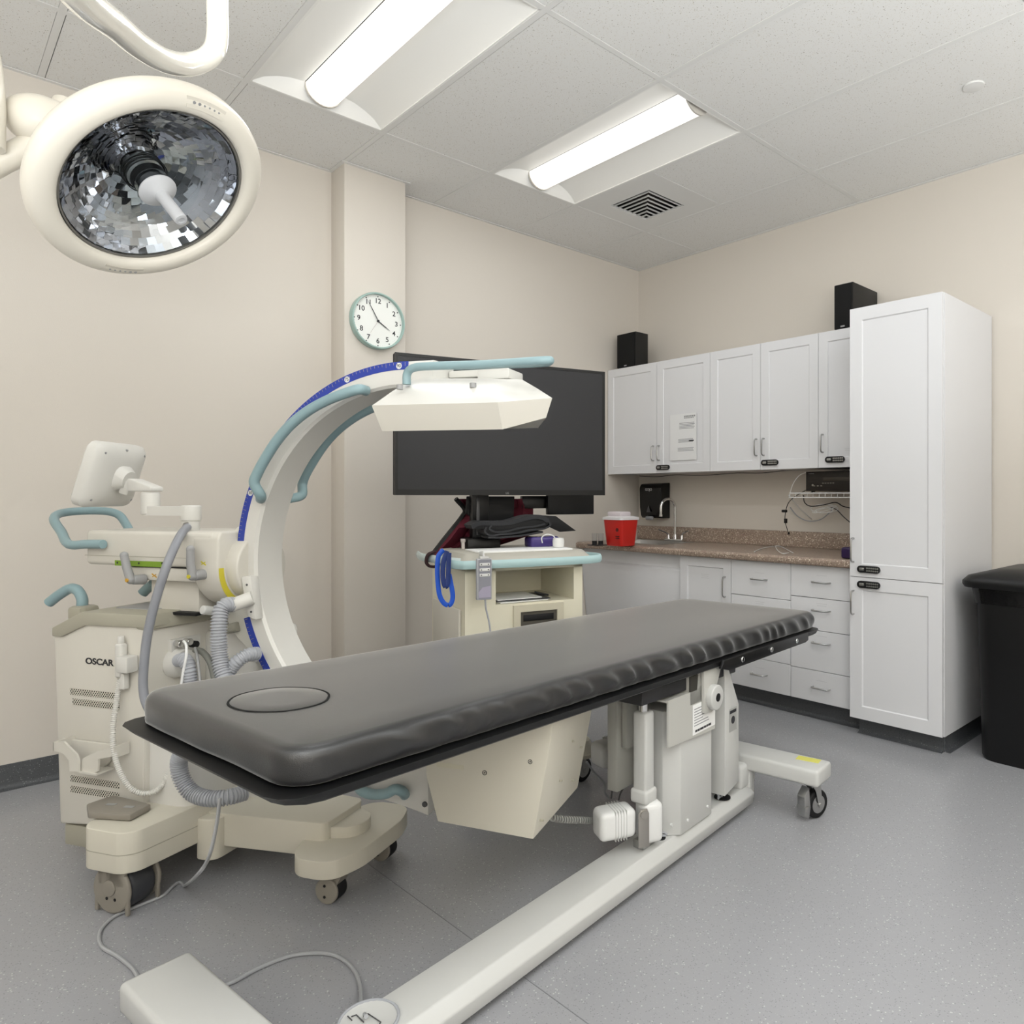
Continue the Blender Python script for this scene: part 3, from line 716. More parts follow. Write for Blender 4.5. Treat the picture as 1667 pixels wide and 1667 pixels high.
# base
BT = .09
m = MB(); m.prism([(-1.30, -.21, .022), (-1.30, -.21, BT), (-1.30, -.318, BT), (-1.30, -.345, BT-.028), (-1.30, -.338, .022)], (1.90, 0, 0), .004); m.build('floor_beam', M_offw, tb)
def leg(x0, x1, y0, y1, z1=.205, h=.06): 
    return MB().bb((x0, y0, z1-h), (x1, y1, z1), .012, 3).build('cross_leg', M_offw, tb)
lg1 = leg(-1.335, -1.20, -.66, .108); lg2 = leg(.58, .715, -.60, .10)
for x, n in ((-1.30, -1), (.60, 1)):
    MB().bb((x-.01 if n > 0 else x-.02, -.33, .03), (x+.03, -.21, .15), .004).build('leg_bracket', M_offw, tb)
q = T.on3(1316, 1236, .206); m = MB().box((q.x, q.y, .2055), (.04, .085, .0012), 0, rot=.1); m.build('warning_sticker', mat('yellow_sticker', 'dcd86a', .5), lg2)
def caster(parent, x, y, r, yaw, brake=True, body=M_steel, wheel=M_blackm, w=.03, zt=.145):
    c_ = MB(); X = Matrix.Translation((x, y, 0)) @ Matrix.Rotation(yaw, 4, 'Z'); c_.X = X
    c_.bb((-.03, -.03, zt-.006), (.03, .03, zt)); c_.cyl((0, 0, zt-.02), (0, 0, zt-.006), .022)
    for s in (-1, 1): c_.prism([(.0, s*(w/2+.004), r*2+.004), (-.02, s*(w/2+.004), zt-.012), (.025, s*(w/2+.004), zt-.012), (.035, s*(w/2+.004), r), (.02, s*(w/2+.004), r-.012)], (0, s*.003, 0))
    c_.bb((-.02, -w/2-.004, zt-.022), (.025, w/2+.004, zt-.012)); f = c_.build('caster', body, parent)
    a = MB(); a.X = X; a.cyl((.022, -w/2, r), (.022, w/2, r), r, bev=.008); a.build('wheel', wheel, f)
    a = MB(); a.X = X
    for s in (-1, 1): a.cyl((.022, s*(w/2-.002), r), (.022, s*(w/2+.001), r), r*.62)
    a.cyl((.022, -w/2-.012, r), (.022, w/2+.012, r), .007); a.build('axle_hub', body, f)
    if brake:
        a = MB(); a.X = X; a.prism([(-.03, -.018, zt-.02), (-.055, -.018, zt-.05), (-.052, -.018, .02), (-.03, -.018, .012), (-.022, -.018, .05)], (0, .036, 0), .003); a.box((-.045, -.0, .05), (.02, .045, .02), .004); a.build('brake_pedal', M_steel, f)
    return f
for (x, y, yw) in ((.655, -.545, -.35), (.66, .05, 2.4), (-1.27, -.60, 1), (-1.27, .05, 2.0)): caster(tb, x, y, .052, yw)
# main column
m = MB(); Pc = [(.05, -.20), (.05, -.29), (.09, -.334), (.29, -.334), (.33, -.29), (.33, -.20)]
m.prism([(x, y, BT) for x, y in Pc], (0, 0, .40), .003); colm = m.build('column_cover', M_offw, tb)
m = MB()
for (x, y) in ((.13, -.335), (.26, -.335), (.07, -.312)): m.cyl((x, y+.004, BT+.035), (x, y-.003, BT+.035), .005, seg=10)
m.build('column_screw', M_whitep, colm)
m = MB().bb((-.02, -.16, .22), (.42, -.12, .58), .003); m.build('rear_plate', mat('grey_enamel', 'b4b3ac', .4), tb)
m = MB().bb((.0, -.185, .36), (.10, -.165, .60), .002); m.build('hanger_plate', mat('grey_enamel', 'b4b3ac', .4), tb)
m = MB(); yb_ = -.345; PP = [T.on2(u, v_, yb_) for u, v_ in ((1088, 1141), (1135, 1123), (1137, 1090), (1165, 1085), (1164, 1186), (1088, 1218))]; m.prism(PP, (0, .006, 0)); m.bb((PP[0].x, yb_+.006, PP[0].z-.008), (PP[1].x, yb_+.09, PP[0].z-.003)); cp = m.build('front_plate', mat('grey_enamel2', 'bfbeb8', .35), tb)
m = MB(); m.bb((.13, -.34, .45), (.30, -.2, .60), .003); m.build('lift_block', mat('grey_enamel', 'b4b3ac', .4), tb)
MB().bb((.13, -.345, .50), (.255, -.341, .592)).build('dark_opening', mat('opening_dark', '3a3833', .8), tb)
LA, LBq = T.on2(1128, 1149, -.346), T.on2(1164, 1196, -.346); lx0, lx1, lz1 = LA.x, LBq.x, LA.z; lz0 = lz1-.098; m = MB(); m.bb((lx0, -.3465, lz0), (lx1, -.3452, lz1)); lb_ = m.build('rating_label', M_paper, cp)
m = MB()
for i in range(7): m.bb((lx0+.008, -.3472, lz1-.016-i*.009), (lx0+.008+random.uniform(.04, lx1-lx0-.02), -.3465, lz1-.0135-i*.009))
m.build('print_lines', M_gprint, lb_)
m = MB(); xx_ = lx0+.014
for wv_ in (.012, .014, .022, .013, .010, .018):
    m.bb((xx_, -.3474, lz0+.007), (min(xx_+wv_, lx1-.003), -.3465, lz0+.014)); xx_ += wv_+.003
m.build('bold_print', M_print, lb_)
m = MB(); m.prism([T.on2(u, v_, -.358) for u, v_ in ((1146, 1085), (1176, 1080), (1168, 1112), (1168, 1150), (1158, 1160), (1147, 1162))], (0, .012, 0), .002); pv = m.build('pivot_arm', mat('grey_enamel2', 'bfbeb8', .35), tb)
q = T.on2(1160, 1134, -.360); m = MB(); m.cyl(q+Vector((0, .004, 0)), q+Vector((0, -.02, 0)), .042, bev=.004, seg=36); kn = m.build('pivot_knob', M_offw, pv)
m = MB(); m.cyl(q+Vector((.002, -.019, 0)), q+Vector((.002, -.0215, 0)), .014); m.build('knob_bore', M_blackm, kn)
# right upright with bevelled top
m = MB(); UP = [T.on2(u, v_, -.335) for u, v_ in ((1180, 1297), (1180, 1080), (1184, 1080), (1203, 1146), (1203, 1272))]; m.prism(UP, (0, .13, 0), .003); up = m.build('upright_cover', M_offw, tb)
m = MB(); Q1, Q2 = T.on2(1187.5, 1161, -.336), T.on2(1199, 1199, -.336); m.bb((Q1.x, -.3362, Q1.z-.07), (Q2.x, -.3355, Q1.z+.012)); lp = m.build('caution_label', mat('label_grey2', 'a5a5a2', .5), up)
m = MB(); m.bb((Q1.x+.003, -.3368, Q1.z-.005), (Q2.x-.003, -.3362, Q1.z+.006)); m.cyl(((Q1.x+Q2.x)/2, -.336, Q1.z-.03), ((Q1.x+Q2.x)/2, -.3366, Q1.z-.03), .014, seg=16); m.build('print_mark', M_print, lp)
m = MB().bb((.53, -.325, .085), (.655, -.22, .175), .014, 3); m.build('motor_housing', M_offw, tb)
for i, (dx, dz) in enumerate(((0, 0), (.012, .004), (.024, -.002), (.036, .003), (.05, 0))):
    MB().tube([(.40+dx, -.30, .095), (.395+dx*1.1, -.305+.02*(i % 2), .12+dz), (.41+dx*.8, -.30, .15)], .004, 6, sm=4).build('cable', M_hose, tb)
MB().cyl((.43, -.30, BT), (.43, -.30, BT+.003), .03).build('cable_hole', M_blackm, tb)
# left linear actuator
ax_, ay_ = -.035, -.275
m = MB(); m.box((ax_, ay_, .385), (.05, .05, .25), .008, 3); m.box((ax_, ay_, .25), (.064, .064, .045), .01, 3); act = m.build('actuator_tube', M_offw, tb)
MB().cyl((ax_, ay_, .505), (ax_, ay_, .60), .016).build('actuator_rod', M_chrome, act)
MB().bb((ax_-.022, ay_-.03, .23), (ax_+.022, ay_-.0265, .50)).build('side_strip', mat('grey_strip', '8c8c8c', .3, metal=.6), act) if False else None
dm = Vector((-.86, .5, 0)).normalized()
m = MB(); c0 = Vector((ax_, ay_, .17)); m.box(c0+dm*.10+Vector((0, 0, .012)), (.12, .08, .088), .018, 4, rot=math.atan2(dm.y, dm.x)+math.pi)
mo = m.build('actuator_motor', M_whitep, act)
m = MB()
for i in range(5): m.box(c0+dm*(.075+.009*i)+Vector((0, 0, .012)), (.0025, .082, .090), .019, rot=math.atan2(dm.y, dm.x)+math.pi)
m.build('cooling_rib', M_offw, mo)
m = MB(); m.box(c0-dm*.0+Vector((.012, -.012, -.0)), (.07, .075, .125), .018, 4, rot=math.atan2(dm.y, dm.x)+math.pi); m.build('motor_cap', M_whitep, act)
m = MB(); px = Vector((-dm.y, dm.x, 0)); px = px if px.y < 0 else -px
c1 = c0+dm*.022+px*.045; m.prism([c1+dm*-.018+Vector((0, 0, -.062)), c1+dm*.018+Vector((0, 0, -.062)), c1+dm*.018+Vector((0, 0, .04)), c1+dm*.011+Vector((0, 0, .055)), c1+dm*-.011+Vector((0, 0, .055)), c1+dm*-.018+Vector((0, 0, .04))], px*.004, .001); m.cyl(c1+Vector((0, 0, .04)), c1+px*.01+Vector((0, 0, .04)), .012); m.build('clevis', mat('satin_metal', 'aaa6a0', .35, metal=.7), act)
m = MB(); m.bb((ax_-.03, ay_-.02, BT), (ax_+.04, ay_+.02, .115), .003); m.build('foot_bracket', M_steel, act)
for k in range(3):
    MB().tube([(.0+.03*k, -.27, BT+.005), (.02+.03*k, -.29, BT+.012), (.05+.012*k, -.30, BT+.004)], .004, 6, sm=4).build('cable', M_hose, tb)
MB().cyl((.035, -.29, BT), (.035, -.29, BT+.002), .018).build('cable_hole', M_blackm, tb)
# second motor seen behind on the left
q = T.on2(990, 1225, .05); m = MB().box((q.x, q.y, q.z), (.11, .09, .085), .02, 4, rot=-.3); m2 = m.build('rear_motor', M_whitep, tb)
m = MB()
for i in range(5): m.box((q.x+.01+.009*i*math.cos(-.3), q.y+.009*i*math.sin(-.3), q.z), (.003, .093, .088), .0015, rot=-.3)
m.build('cooling_rib', M_offw, m2)
# ring plate at the near end of the beam, with cord
q = T.on3(600, 1662, BT); m = MB(); m.lathe([(.0, BT+.001), (.055, BT+.001), (.06, BT+.004), (.062, BT)], (q.x, q.y, 0)); pr_ = m.build('cover_plate', M_offw, tb)
m = MB(); m.tube([(q.x+.06*math.cos(a), q.y+.06*math.sin(a), BT+.002) for a in [2*math.pi*i/28 for i in range(28)]], .0035, 6, closed=True); m.build('cover_ring', M_hose, pr_)
m = MB()
for pp in (((566, 1654), (573, 1661)), ((572, 1655), (580, 1652), (592, 1664)), ((599, 1650), (620, 1664), (616, 1670))):
    m.tube([T.on3(u, v_, BT+.0035) for u, v_ in pp], .0012, 6)
m.build('engraved_mark', M_dkgrey, pr_)
# cords lying on the floor
fl = [(358, 1308, .45), (356, 1340, .36)]
pts = [onP(358, 1300, T.w((0, .39, 0)), T.ay), onP(352, 1345, T.w((0, .36, 0)), T.ay), onP(341, 1392, T.w((0, .315, 0)), T.ay), onP(325, 1420, T.w((0, .26, 0)), T.ay), onZ(300, 1442, .006), onZ(262, 1460, .005), onZ(222, 1476, .005), onZ(185, 1493, .005), onZ(163, 1516, .005), onZ(165, 1540, .005), onZ(190, 1556, .005), onZ(215, 1576, .005), onZ(235, 1600, .005), onZ(300, 1625, .005), onZ(372, 1602, .005), onZ(420, 1577, .005), onZ(475, 1556, .005), onZ(535, 1553, .005), onZ(570, 1572, .005), onZ(586, 1605, .006), onZ(588, 1640, .05), onZ(596, 1655, BT+.012)]
pts = [Vector((p.x, p.y, max(p.z, .005))) for p in smooth_pts(pts, 8)]
tag(MB().tube(pts, .0045, 8).build('floor_cable', mat('cord_grey', 'a9aaac', .45)), 'long thin grey cable snaking over the floor from the C-arm to the table base', 'cable')
pts = [T.w(T.on2(905, 1330, -.02)), T.w((-.20, -.18, .13))]
P_ = [onP(u, v_, T.w((0, -.12, 0)), T.ay) for u, v_ in ((897, 1331), (920, 1334), (945, 1335), (972, 1337))]
Pc = resample(smooth_pts(P_, 10), .0011); hel = []
for i, p in enumerate(Pc):
    a = i*.55; hel.append(p+Vector((0, 0, 1))*.009*math.cos(a)+T.ay*.009*math.sin(a))
tag(MB().tube(hel, .0032, 6).build('coiled_cord', mat('coil_grey', 'a0a09c', .45)), 'grey coiled cord stretched between the X-ray tube box and the table motor', 'cord')
P_ = [T.w(T.on2(u, v_, .12)) for u, v_ in ((955, 1240), (968, 1258), (984, 1275), (985, 1290), (992, 1300))]
tag(MB().tube(P_, .004, 8, sm=6).build('cable', M_hose), 'pale cable hanging between the cart foot and the table motor', 'cable')
for pp, lbx in ((((1001, 1272), (997, 1285), (995, 1300)), 'short dark cable curving down behind the left table motor'), (((1015, 1282), (1010, 1292), (1007, 1303)), 'second short dark cable beside it behind the left table motor, nearer the tube')):
    tag(MB().tube([T.w(T.on2(u, v_, -.12)) for u, v_ in pp], .003, 8, sm=6).build('cable', M_dkgrey), lbx, 'cable')
# ================================================================== MOBILE C-ARM
AL = math.radians(-61.3)
e1 = Vector((math.cos(AL), math.sin(AL), 0)); Gp = Vector((-3.02, -1.64, 0)) + e1*.211
F = Fr(Gp, AL)
ca = thing('c_arm_xray', 'cream mobile C-arm X-ray machine with teal handles and blue angle scale', 'x-ray machine', Gp, AL)
ZC, R0, TR, YN = .976, .60, .074, .060
def arcp(r, a, y): return Vector((r*math.cos(a), y, ZC+r*math.sin(a)))
def D(a): return math.radians(a)
def tr2(pix, y): return [F.on2(u, v_, y) for u, v_ in pix]
# --- the C
m = MB(); secs = []
def csec(r_out, y, a, dx=0):
    b_ = .008
    pr = [(r_out, -y+b_), (r_out, y-b_), (r_out-b_, y), (r_out-TR+b_, y), (r_out-TR, y-b_), (r_out-TR, -y+b_), (r_out-TR+b_, -y), (r_out-b_, -y)]
    return [arcp(r, a, yy)+Vector((dx, 0, 0)) for r, yy in pr]
secs.append(csec(R0, YN, D(90), .10))
for i in range(0, 91): secs.append(csec(R0, YN, D(90+i*2)))
m.loft(secs); arc = m.build('c_arc', M_creamw, ca)
# inner slot running along the inside of the C
m = MB(); secs = []
for i in range(0, 84): a = D(97+i*2); secs.append([arcp(R0-TR-.0008, a, -.018), arcp(R0-TR-.0008, a, .018), arcp(R0-TR+.002, a, .018), arcp(R0-TR+.002, a, -.018)])

# blue scale and its figures
ANG = lambda u, v_: math.atan2((F.on2(u, v_, -YN)).z-ZC, (F.on2(u, v_, -YN)).x)
def scale(a0, a1):
    m = MB(); n = 40; secs = []
    for i in range(n+1):
        a = a0+(a1-a0)*i/n; y = -YN-.0012
        secs.append([arcp(R0-.0005, a, y), arcp(R0-.024, a, y), arcp(R0-.024, a, y+.0015), arcp(R0-.0005, a, y+.0015)])
    m.loft(secs); return m.build('angle_scale', M_blue, arc)
aT = ANG(665, 590); aH = D(183+0)
s1 = scale(aT, D(186.5)); s2 = scale(D(197.5), D(232))
M_tick = mat('tick_tan', 'a59a86', .6)
for sc_, a0, a1 in ((s1, math.degrees(aT)+1, 186), (s2, 198, 231)):
    m = MB(); a = a0; i = 0
    while a < a1:
        L = .012 if i % 5 == 0 else .007
        p = arcp(R0-.0025, D(a), -YN-.0014); q = arcp(R0-.0025-L, D(a), -YN-.0014); t_ = Vector((-math.sin(D(a)), 0, math.cos(D(a))))*.0005
        m.prism([p-t_, p+t_, q+t_, q-t_], (0, -.0004, 0)); a += 1.25; i += 1
    m.build('tick_mark', M_tick, sc_, kind='stuff')
for txt, (u, v_) in (('90', (650, 597)), ('75', (566, 620)), ('30', (409, 803)), ('15', (396, 892))):
    a = ANG(u, v_); c_ = arcp(R0-.013, a, -YN-.0016)
    m = MB(); m.cyl(c_+Vector((0, .001, 0)), c_+Vector((0, -.0004, 0)), .0092, seg=20); dd = m.build('figure_disc', M_whitep, s1)
    letters(txt, .014, c_+Vector((0, -.0008, 0)), (1, 0, 0), (0, 0, 1), M_print, dd, ext=.0004)
a = ANG(426, 1063); c_ = arcp(R0-.013, a, -YN-.0016); m = MB(); m.cyl(c_+Vector((0, .001, 0)), c_+Vector((0, -.0004, 0)), .0092, seg=20); dd = m.build('figure_disc', M_whitep, s2); letters('15', .014, c_+Vector((0, -.0008, 0)), (1, 0, 0), (0, 0, 1), M_print, dd, ext=.0004)
# teal grips on both sides of the C
def grip(y, name='side_handle'):
    sg = -1 if y < 0 else 1
    pix = [(582, 633), (560, 641), (532, 652), (503, 668), (475, 690), (452, 716), (433, 745), (419, 771), (414, 787)]
    P = tr2(pix, -YN-.045)
    P = [Vector((p.x, sg*(YN+.045), p.z)) for p in P]
    A = Vector((P[0].x, sg*(YN+.004), P[0].z)); B_ = tr2([(424, 806)], -YN-.03)[0]; B_ = Vector((B_.x, sg*(YN+.03), B_.z)); C_ = tr2([(423, 812)], -YN-.006)[0]; C_ = Vector((C_.x, sg*(YN+.002), C_.z))
    k_ = []
    allp = [A, Vector((P[0].x-.004, sg*(YN+.035), P[0].z))]+P[1:]+[B_, C_]
    return MB().tube(allp, .0155, 12, sm=5).build(name, M_teal, arc)
grip(-1); grip(1)
# --- detector
m = MB()
B0, B1, B2 = tr2([(622, 702)], -.18)[0], tr2([(818, 699)], -.18)[0], tr2([(889, 680)], -.09)[0]
M0, M1, M2 = tr2([(605, 660)], -.20)[0], tr2([(810, 655)], -.20)[0], tr2([(899, 648)], -.10)[0]
SHR = .10      # the head leans a little: its far side sits higher
def oct_(p0, p1, p2):
    near = [p0, p1, p2]
    y = abs(p0.y); far = [Vector((p2.x-.085, y*.55, p2.z)), Vector((p1.x-.05, y, p1.z)), Vector((p0.x+.01, y, p0.z))]
    side = [Vector((p0.x-.02, y*.5, p0.z)), Vector((p0.x-.02, -y*.45, p0.z))]
    R_ = near+far+side
    return [Vector((p.x, p.y, p.z+SHR*max(0, p.y+.2)*(1 if i > 2 else 0)+(0))) for i, p in enumerate(R_)]
m.loft([oct_(B0, B1, B2), oct_(M0, M1, M2)])
det = m.build('detector_lower_housing', M_cream, ca)
Ra, Rb, Rc = F.on2(640, 636, -.155), F.on2(778, 632, -.155), F.on2(874, 632, -.07)
Sa, Sb, Sc = F.on2(668, 620, -.10), F.on2(790, 617, -.10), F.on2(850, 618, -.05)
m = MB(); m.loft([oct_(M0+Vector((.001, .001, 0)), M1+Vector((0, .001, 0)), M2), oct_(Ra, Rb, Rc), oct_(Sa, Sb, Sc)])
det2 = m.build('detector_cover', M_creamw, det, ang=25)
m = MB(); q = F.on2(820, 606, .0); m.box(q+Vector((-.01, 0, -.012)), (.10, .10, .03), .006); m.build('cover_ridge', M_creamw, det2)
m = MB(); q = F.on2(800, 602, .05); m.box(q+Vector((-.05, 0, -.012)), (.16, .05, .022), .006); m.build('cover_ridge', M_creamw, det2)
for (u, v_) in ((651, 630), (770, 627)):
    q = F.on3(u, v_, 1.481); MB().cyl((q.x, q.y, 1.474), (q.x, q.y, 1.487), .009, seg=16).build('recessed_screw', M_grey, det2)
m = MB()
q0 = F.on2(815, 690, -.183); q1 = F.on2(884, 672, -.10); 
MB().tube([q0+Vector((0, -.001, 0)), q1+Vector((.002, -.001, 0))], .0009, 6).build('seam', M_beige, det)
# top loop handle
P = [F.on2(662, 626, -.14), F.on2(663, 608, -.14), F.on2(673, 599, -.145), F.on2(700, 596, -.15), F.on2(790, 593, -.155), F.on2(885, 587, -.16)]
P = [P[0], P[1]] + P[2:]
far = [F.on2(894, 588, -.10), F.on2(893, 589, .0), F.on2(886, 591, .08), F.on2(830, 594, .12), F.on2(700, 599, .12), F.on2(690, 606, .11), F.on2(690, 622, .10)]
MB().tube(P+far, (.0115), 12, sm=5).build('loop_handle', M_teal, det2)
# --- x-ray tube housing
poly = [(693, 1130), (693, 1262), (712, 1338), (868, 1367), (897, 1205), (905, 1140)]
P = tr2(poly, -.2); m = MB(); m.prism(P, (0, .34, 0), .004); tbx = m.build('tube_housing', M_cream2, ca)
m = MB()
for (u, v_, r_) in ((789, 1258, .0065), (863, 1240, .006)):
    q = F.on2(u, v_, -.2005); m.lathe([(r_, 0), (r_, .001), (r_-.0015, .001), (r_-.0015, 0)], q, (0, -1, 0), 20)
    m.cyl(q, q+Vector((0, -.0008, 0)), .002, seg=10)
m.build('access_screw', M_dkgrey, tbx)
m = MB(); q = F.on2(733, 1247, -.2005); m.bb((q.x-.04, q.y-.0005, q.z-.006), (q.x+.04, q.y, q.z+.006)); m.build('rating_strip', mat('faint_label', 'cfcab5', .5), tbx)
m = MB()
for (u, v_) in ((905, 1270), (917, 1205), (880, 1335), (935, 1215), (930, 1270)):
    q = F.on1(u, v_, .482+(.0 if v_ > 1300 else .0)); m.cyl(q+Vector((-.004, 0, 0)), q+Vector((.002+.03*(q.z-.3)/.2, 0, 0)), .003, seg=8)
m.build('side_screw', M_beige, tbx)
# lower arm bracket between C and tube
P = tr2([(560, 1258), (600, 1240), (697, 1240), (697, 1328), (672, 1318), (640, 1307), (606, 1296)], -.05); m = MB(); m.prism(P, (0, .10, 0), .003); lb2 = m.build('lower_bracket', M_creamw, ca)
q = F.on2(692, 1309, -.05); MB().cyl(q, q+Vector((0, -.004, 0)), .008).build('bracket_bolt', M_dkgrey, lb2)
P = [F.on2(590, 1288, -.09), F.on2(606, 1293, -.10), F.on2(628, 1292, -.105), F.on2(643, 1285, -.10), F.on2(654, 1288, -.085), F.on2(659, 1294, -.055)]
MB().tube([P[0]+Vector((-.04, .03, .0))]+P, .015, 12, sm=5).build('lower_handle', M_teal, lb2)
# --- clamp block that holds the C
P = tr2([(391, 940), (411, 938), (420, 1012), (399, 1001)], -YN-.035)
m = MB(); blk = [(-.615, 1.0-.08), (-.50, 1.0-.075)]
P0 = P[0]; z0_, z1_ = F.on2(400, 1004, -.09).z, F.on2(400, 939, -.09).z
xa, xb = F.on2(391, 940, -.09).x, F.on2(416, 975, -.09).x
m.prism([(xa, -.09, z1_), (xb-.02, -.09, z1_+.002), (xb+.0, -.09, z0_-.01), (xa+.025, -.09, z0_)], (0, .035, 0), .006); cb = m.build('arc_clamp', M_creamw, ca)
q = F.on2(411, 973, -.092); r_ = F.on2(376, 986, -.13)
m = MB(); m.cyl(r_, q, .021); bos = m.build('hose_boss', M_creamw, cb)
m = MB()
for (u, v_) in ((402, 952), (409, 996)): q = F.on2(u, v_, -.0905); m.cyl(q, q+Vector((0, -.0015, 0)), .0035, seg=10)
m.build('clamp_screw', M_dkgrey, cb)
# side plate (arc carrier) behind the clamp
P = tr2([(387, 857), (370, 874), (360, 904), (357, 936), (360, 975), (371, 1013), (386, 1038), (405, 1058), (425, 1072)], -.045)
P += [arcp(.575, D(x_), -.045) for x_ in (208, 203, 198, 193, 188, 183, 178, 173)]
m = MB(); m.prism(P, (0, .08, 0), .003); m.build('arc_carrier', mat('carrier_grey', 'd5d3ca', .35), ca)
# --- horizontal arm, rotation housing
m = MB(); x0 = F.on2(139, 900, -.13).x; m.bb((x0, -.13, .957), (-.62, .13, 1.07), .014, 3); arm = m.build('cross_arm', M_cream, ca)
m = MB(); m.bb((x0-.001, -.131, .987), (-.69, -.129, .9885)); m.build('arm_seam', M_beige, arm)
m = MB()
pr = [(y, z) for y, z in ((-.132, 1.05), (-.12, 1.072), (.12, 1.072), (.132, 1.05), (.132, .96))]+[(.132*math.cos(a), .96+.132*math.sin(a)) for a in [-math.pi*i/16 for i in range(1, 16)]]+[(-.132, .96)]
m.prism([(-.70, y, z) for y, z in pr], (.10, 0, 0), .008, 3); hs = m.build('rotation_housing', M_cream, arm)
m = MB(); m.cyl((-.61, 0, .955), (-.555, 0, .955), .105, seg=48, bev=.006); m.build('rotation_flange', M_cream, hs)
m = MB(); secs = []
for i in range(20):
    a = D(178+i*4.2); secs.append([(-.5995, .131*math.cos(a), .955+.131*math.sin(a)), (-.5985, .131*math.cos(a), .955+.131*math.sin(a)), (-.5985, .112*math.cos(a), .955+.112*math.sin(a)), (-.5995, .112*math.cos(a), .955+.112*math.sin(a))])
m.loft(secs); m.build('rotation_scale', M_yel, hs)
q0 = F.on2(187, 916, -.131); q1 = F.on2(267, 918, -.131)
m = MB(); m.bb((q0.x, -.1315, q0.z-.009), (q1.x, -.1305, q0.z+.008)); gs = m.build('reach_scale', M_green, arm)
m = MB()
for (u, v_) in ((191, 916), (226, 917), (264, 917)): q = F.on2(u, v_, -.1318); m.cyl(q, q+Vector((0, -.0004, 0)), .0035, seg=10)
m.build('scale_mark', M_print, gs)
# column under the arm
m = MB(); xa, xb = F.on2(216, 940, -.12).x, F.on2(303, 940, -.12).x
m.bb((xa-.01, -.122, .912), (-.70, .12, .955), .006); cc = m.build('column_collar', M_cream, ca)
MB().bb((xa-.002, -.124, .9545), (-.705, .1, .9565)).build('collar_gap', M_blackm, cc)
m = MB(); xa2 = F.on2(246, 965, -.09).x; m.bb((xa2, -.09, .80), (-.72, .09, .912), .004); m.build('lift_column', M_cream, ca)
MB().bb((xa2-.04, -.12, .806), (-.70, .12, .815)).build('column_pit_shade', M_blackm, ca)  # black sheet on the cabinet top, painting the shade of the column pit
for (u, v_) in ((244, 935), (322, 907)):
    pass
# grey clamp levers
def lever(base, ub, vb, ut, vt, dot):
    q = F.on2(*base, -.122); e_ = F.on2(ub, vb, -.165); t_ = F.on2(ut, vt, -.17)
    L = MB(); L.cyl(q, e_+(q-e_)*.1, .017, .015, bev=.004); L.tube([e_, e_.lerp(t_, .5)+Vector((-.003, 0, 0)), t_], lambda s: .0135-.002*s, 12); L.sph(t_, .012); L.sph(e_, .0135)
    o = L.build('clamp_lever', M_grey, ca)
    MB().cyl(e_+Vector((0, -.012, 0)), e_+Vector((0, -.0155, 0)), .006, seg=14).build('lever_dot', dot, o); return o
lever((236, 943), 213, 944, 202, 904, mat('amber_dot', 'c79a3c', .5)); lever((334, 934), 313, 938, 310, 894, M_yel)
m = MB(); 
for (u, v_, mm, nm) in ((251, 937, 'c79a3c', 'amber_mark'), (331, 917, 'cfc23c', 'yellow_mark')):
    q = F.on2(u, v_, -.1325 if u > 300 else -.1225); k = MB(); k.box(q, (.022, .0008, .004), 0, rot=Matrix.Rotation(.5, 4, 'Y')); k.box(q, (.018, .0008, .003), 0, rot=Matrix.Rotation(-.5, 4, 'Y')); k.build(nm, mat(nm, mm, .5), cc if u < 300 else hs)
# teal rear handle on the arm
zh = .995; P = [F.on2(168, 886, -.145), F.on2(140, 886, -.145), F.on2(112, 886, -.14)]
hL = F.on2(88, 846, -.06); 
P = P+[F.on2(100, 866, -.10), hL, F.on2(98, 836, .0), F.on2(130, 832, .07), F.on2(170, 832, .11), F.on2(193, 838, .13), F.on2(205, 853, .135), F.on2(212, 866, .125)]
MB().tube(P, .0145, 12, sm=5).build('push_handle', M_teal, arm)
# lower rear steering grip
P = [F.on2(133, 990, -.12), F.on2(134, 976, -.12), F.on2(127, 962, -.12), F.on2(115, 958, -.12), F.on2(97, 968, -.125), F.on2(80, 981, -.13)]
MB().tube(P, .0165, 12, sm=5).build('steering_handle', M_teal, ca)
q = F.on2(138, 990, -.12); MB().box((q.x-.005, -.12, .795), (.06, .07, .05), .012).build('handle_socket', M_beige, ca)
P = [F.on2(250, 950, .06), F.on2(240, 958, .06), F.on2(232, 966, .055)]; MB().tube(P, .017, 12, sm=3).build('rear_grip', M_teal, ca)
# --- generator cabinet
XL = F.on2(95, 1340, -.2).x
P3 = tr2([(97, 1341), (87, 1030), (98, 1030), (138, 1012), (238, 1016), (233, 1349)], -.2)
m = MB(); m.prism(P3, (0, .42, 0), .008, 3); cab = m.build('generator_cabinet', M_cream, ca)
m = MB(); m.prism(tr2([(84, 1036), (84, 1022), (132, 996), (240, 1002), (241, 1023), (138, 1018), (99, 1037)], -.208), (0, .44, 0), .004, 2); capo = m.build('cabinet_top', M_beige, ca)
MB().box((-.95, -.02, .816), (.16, .2, .008), .003).build('top_panel', M_grey, capo)
m = MB(); m.bb((XL+.012, -.19, .062), (-.82, .2, .13), .006); m.build('skirt', M_beige, cab)
# cabinet right flank leaning outward a little
m = MB(); m.prism([(-.81, -.2, .2), (-.79, 0, .2), (-.76, .21, .2), (-.85, .21, .2), (-.85, -.19, .2)], (0, 0, .57), .008, 2); fl_ = m.build('connector_side', M_cream, cab)
m = MB(); m.prism([(-.80, -.208, .770), (-.775, 0, .770), (-.745, .23, .770), (-.85, .22, .770), (-.85, -.2, .770)], (0, 0, .042), .006, 2); m.build('side_cap', M_beige, capo)
MB().bb((-.80, .0, .15), (-.58, .20, .74), .02, 3).build('column_cover', M_creamw, ca)
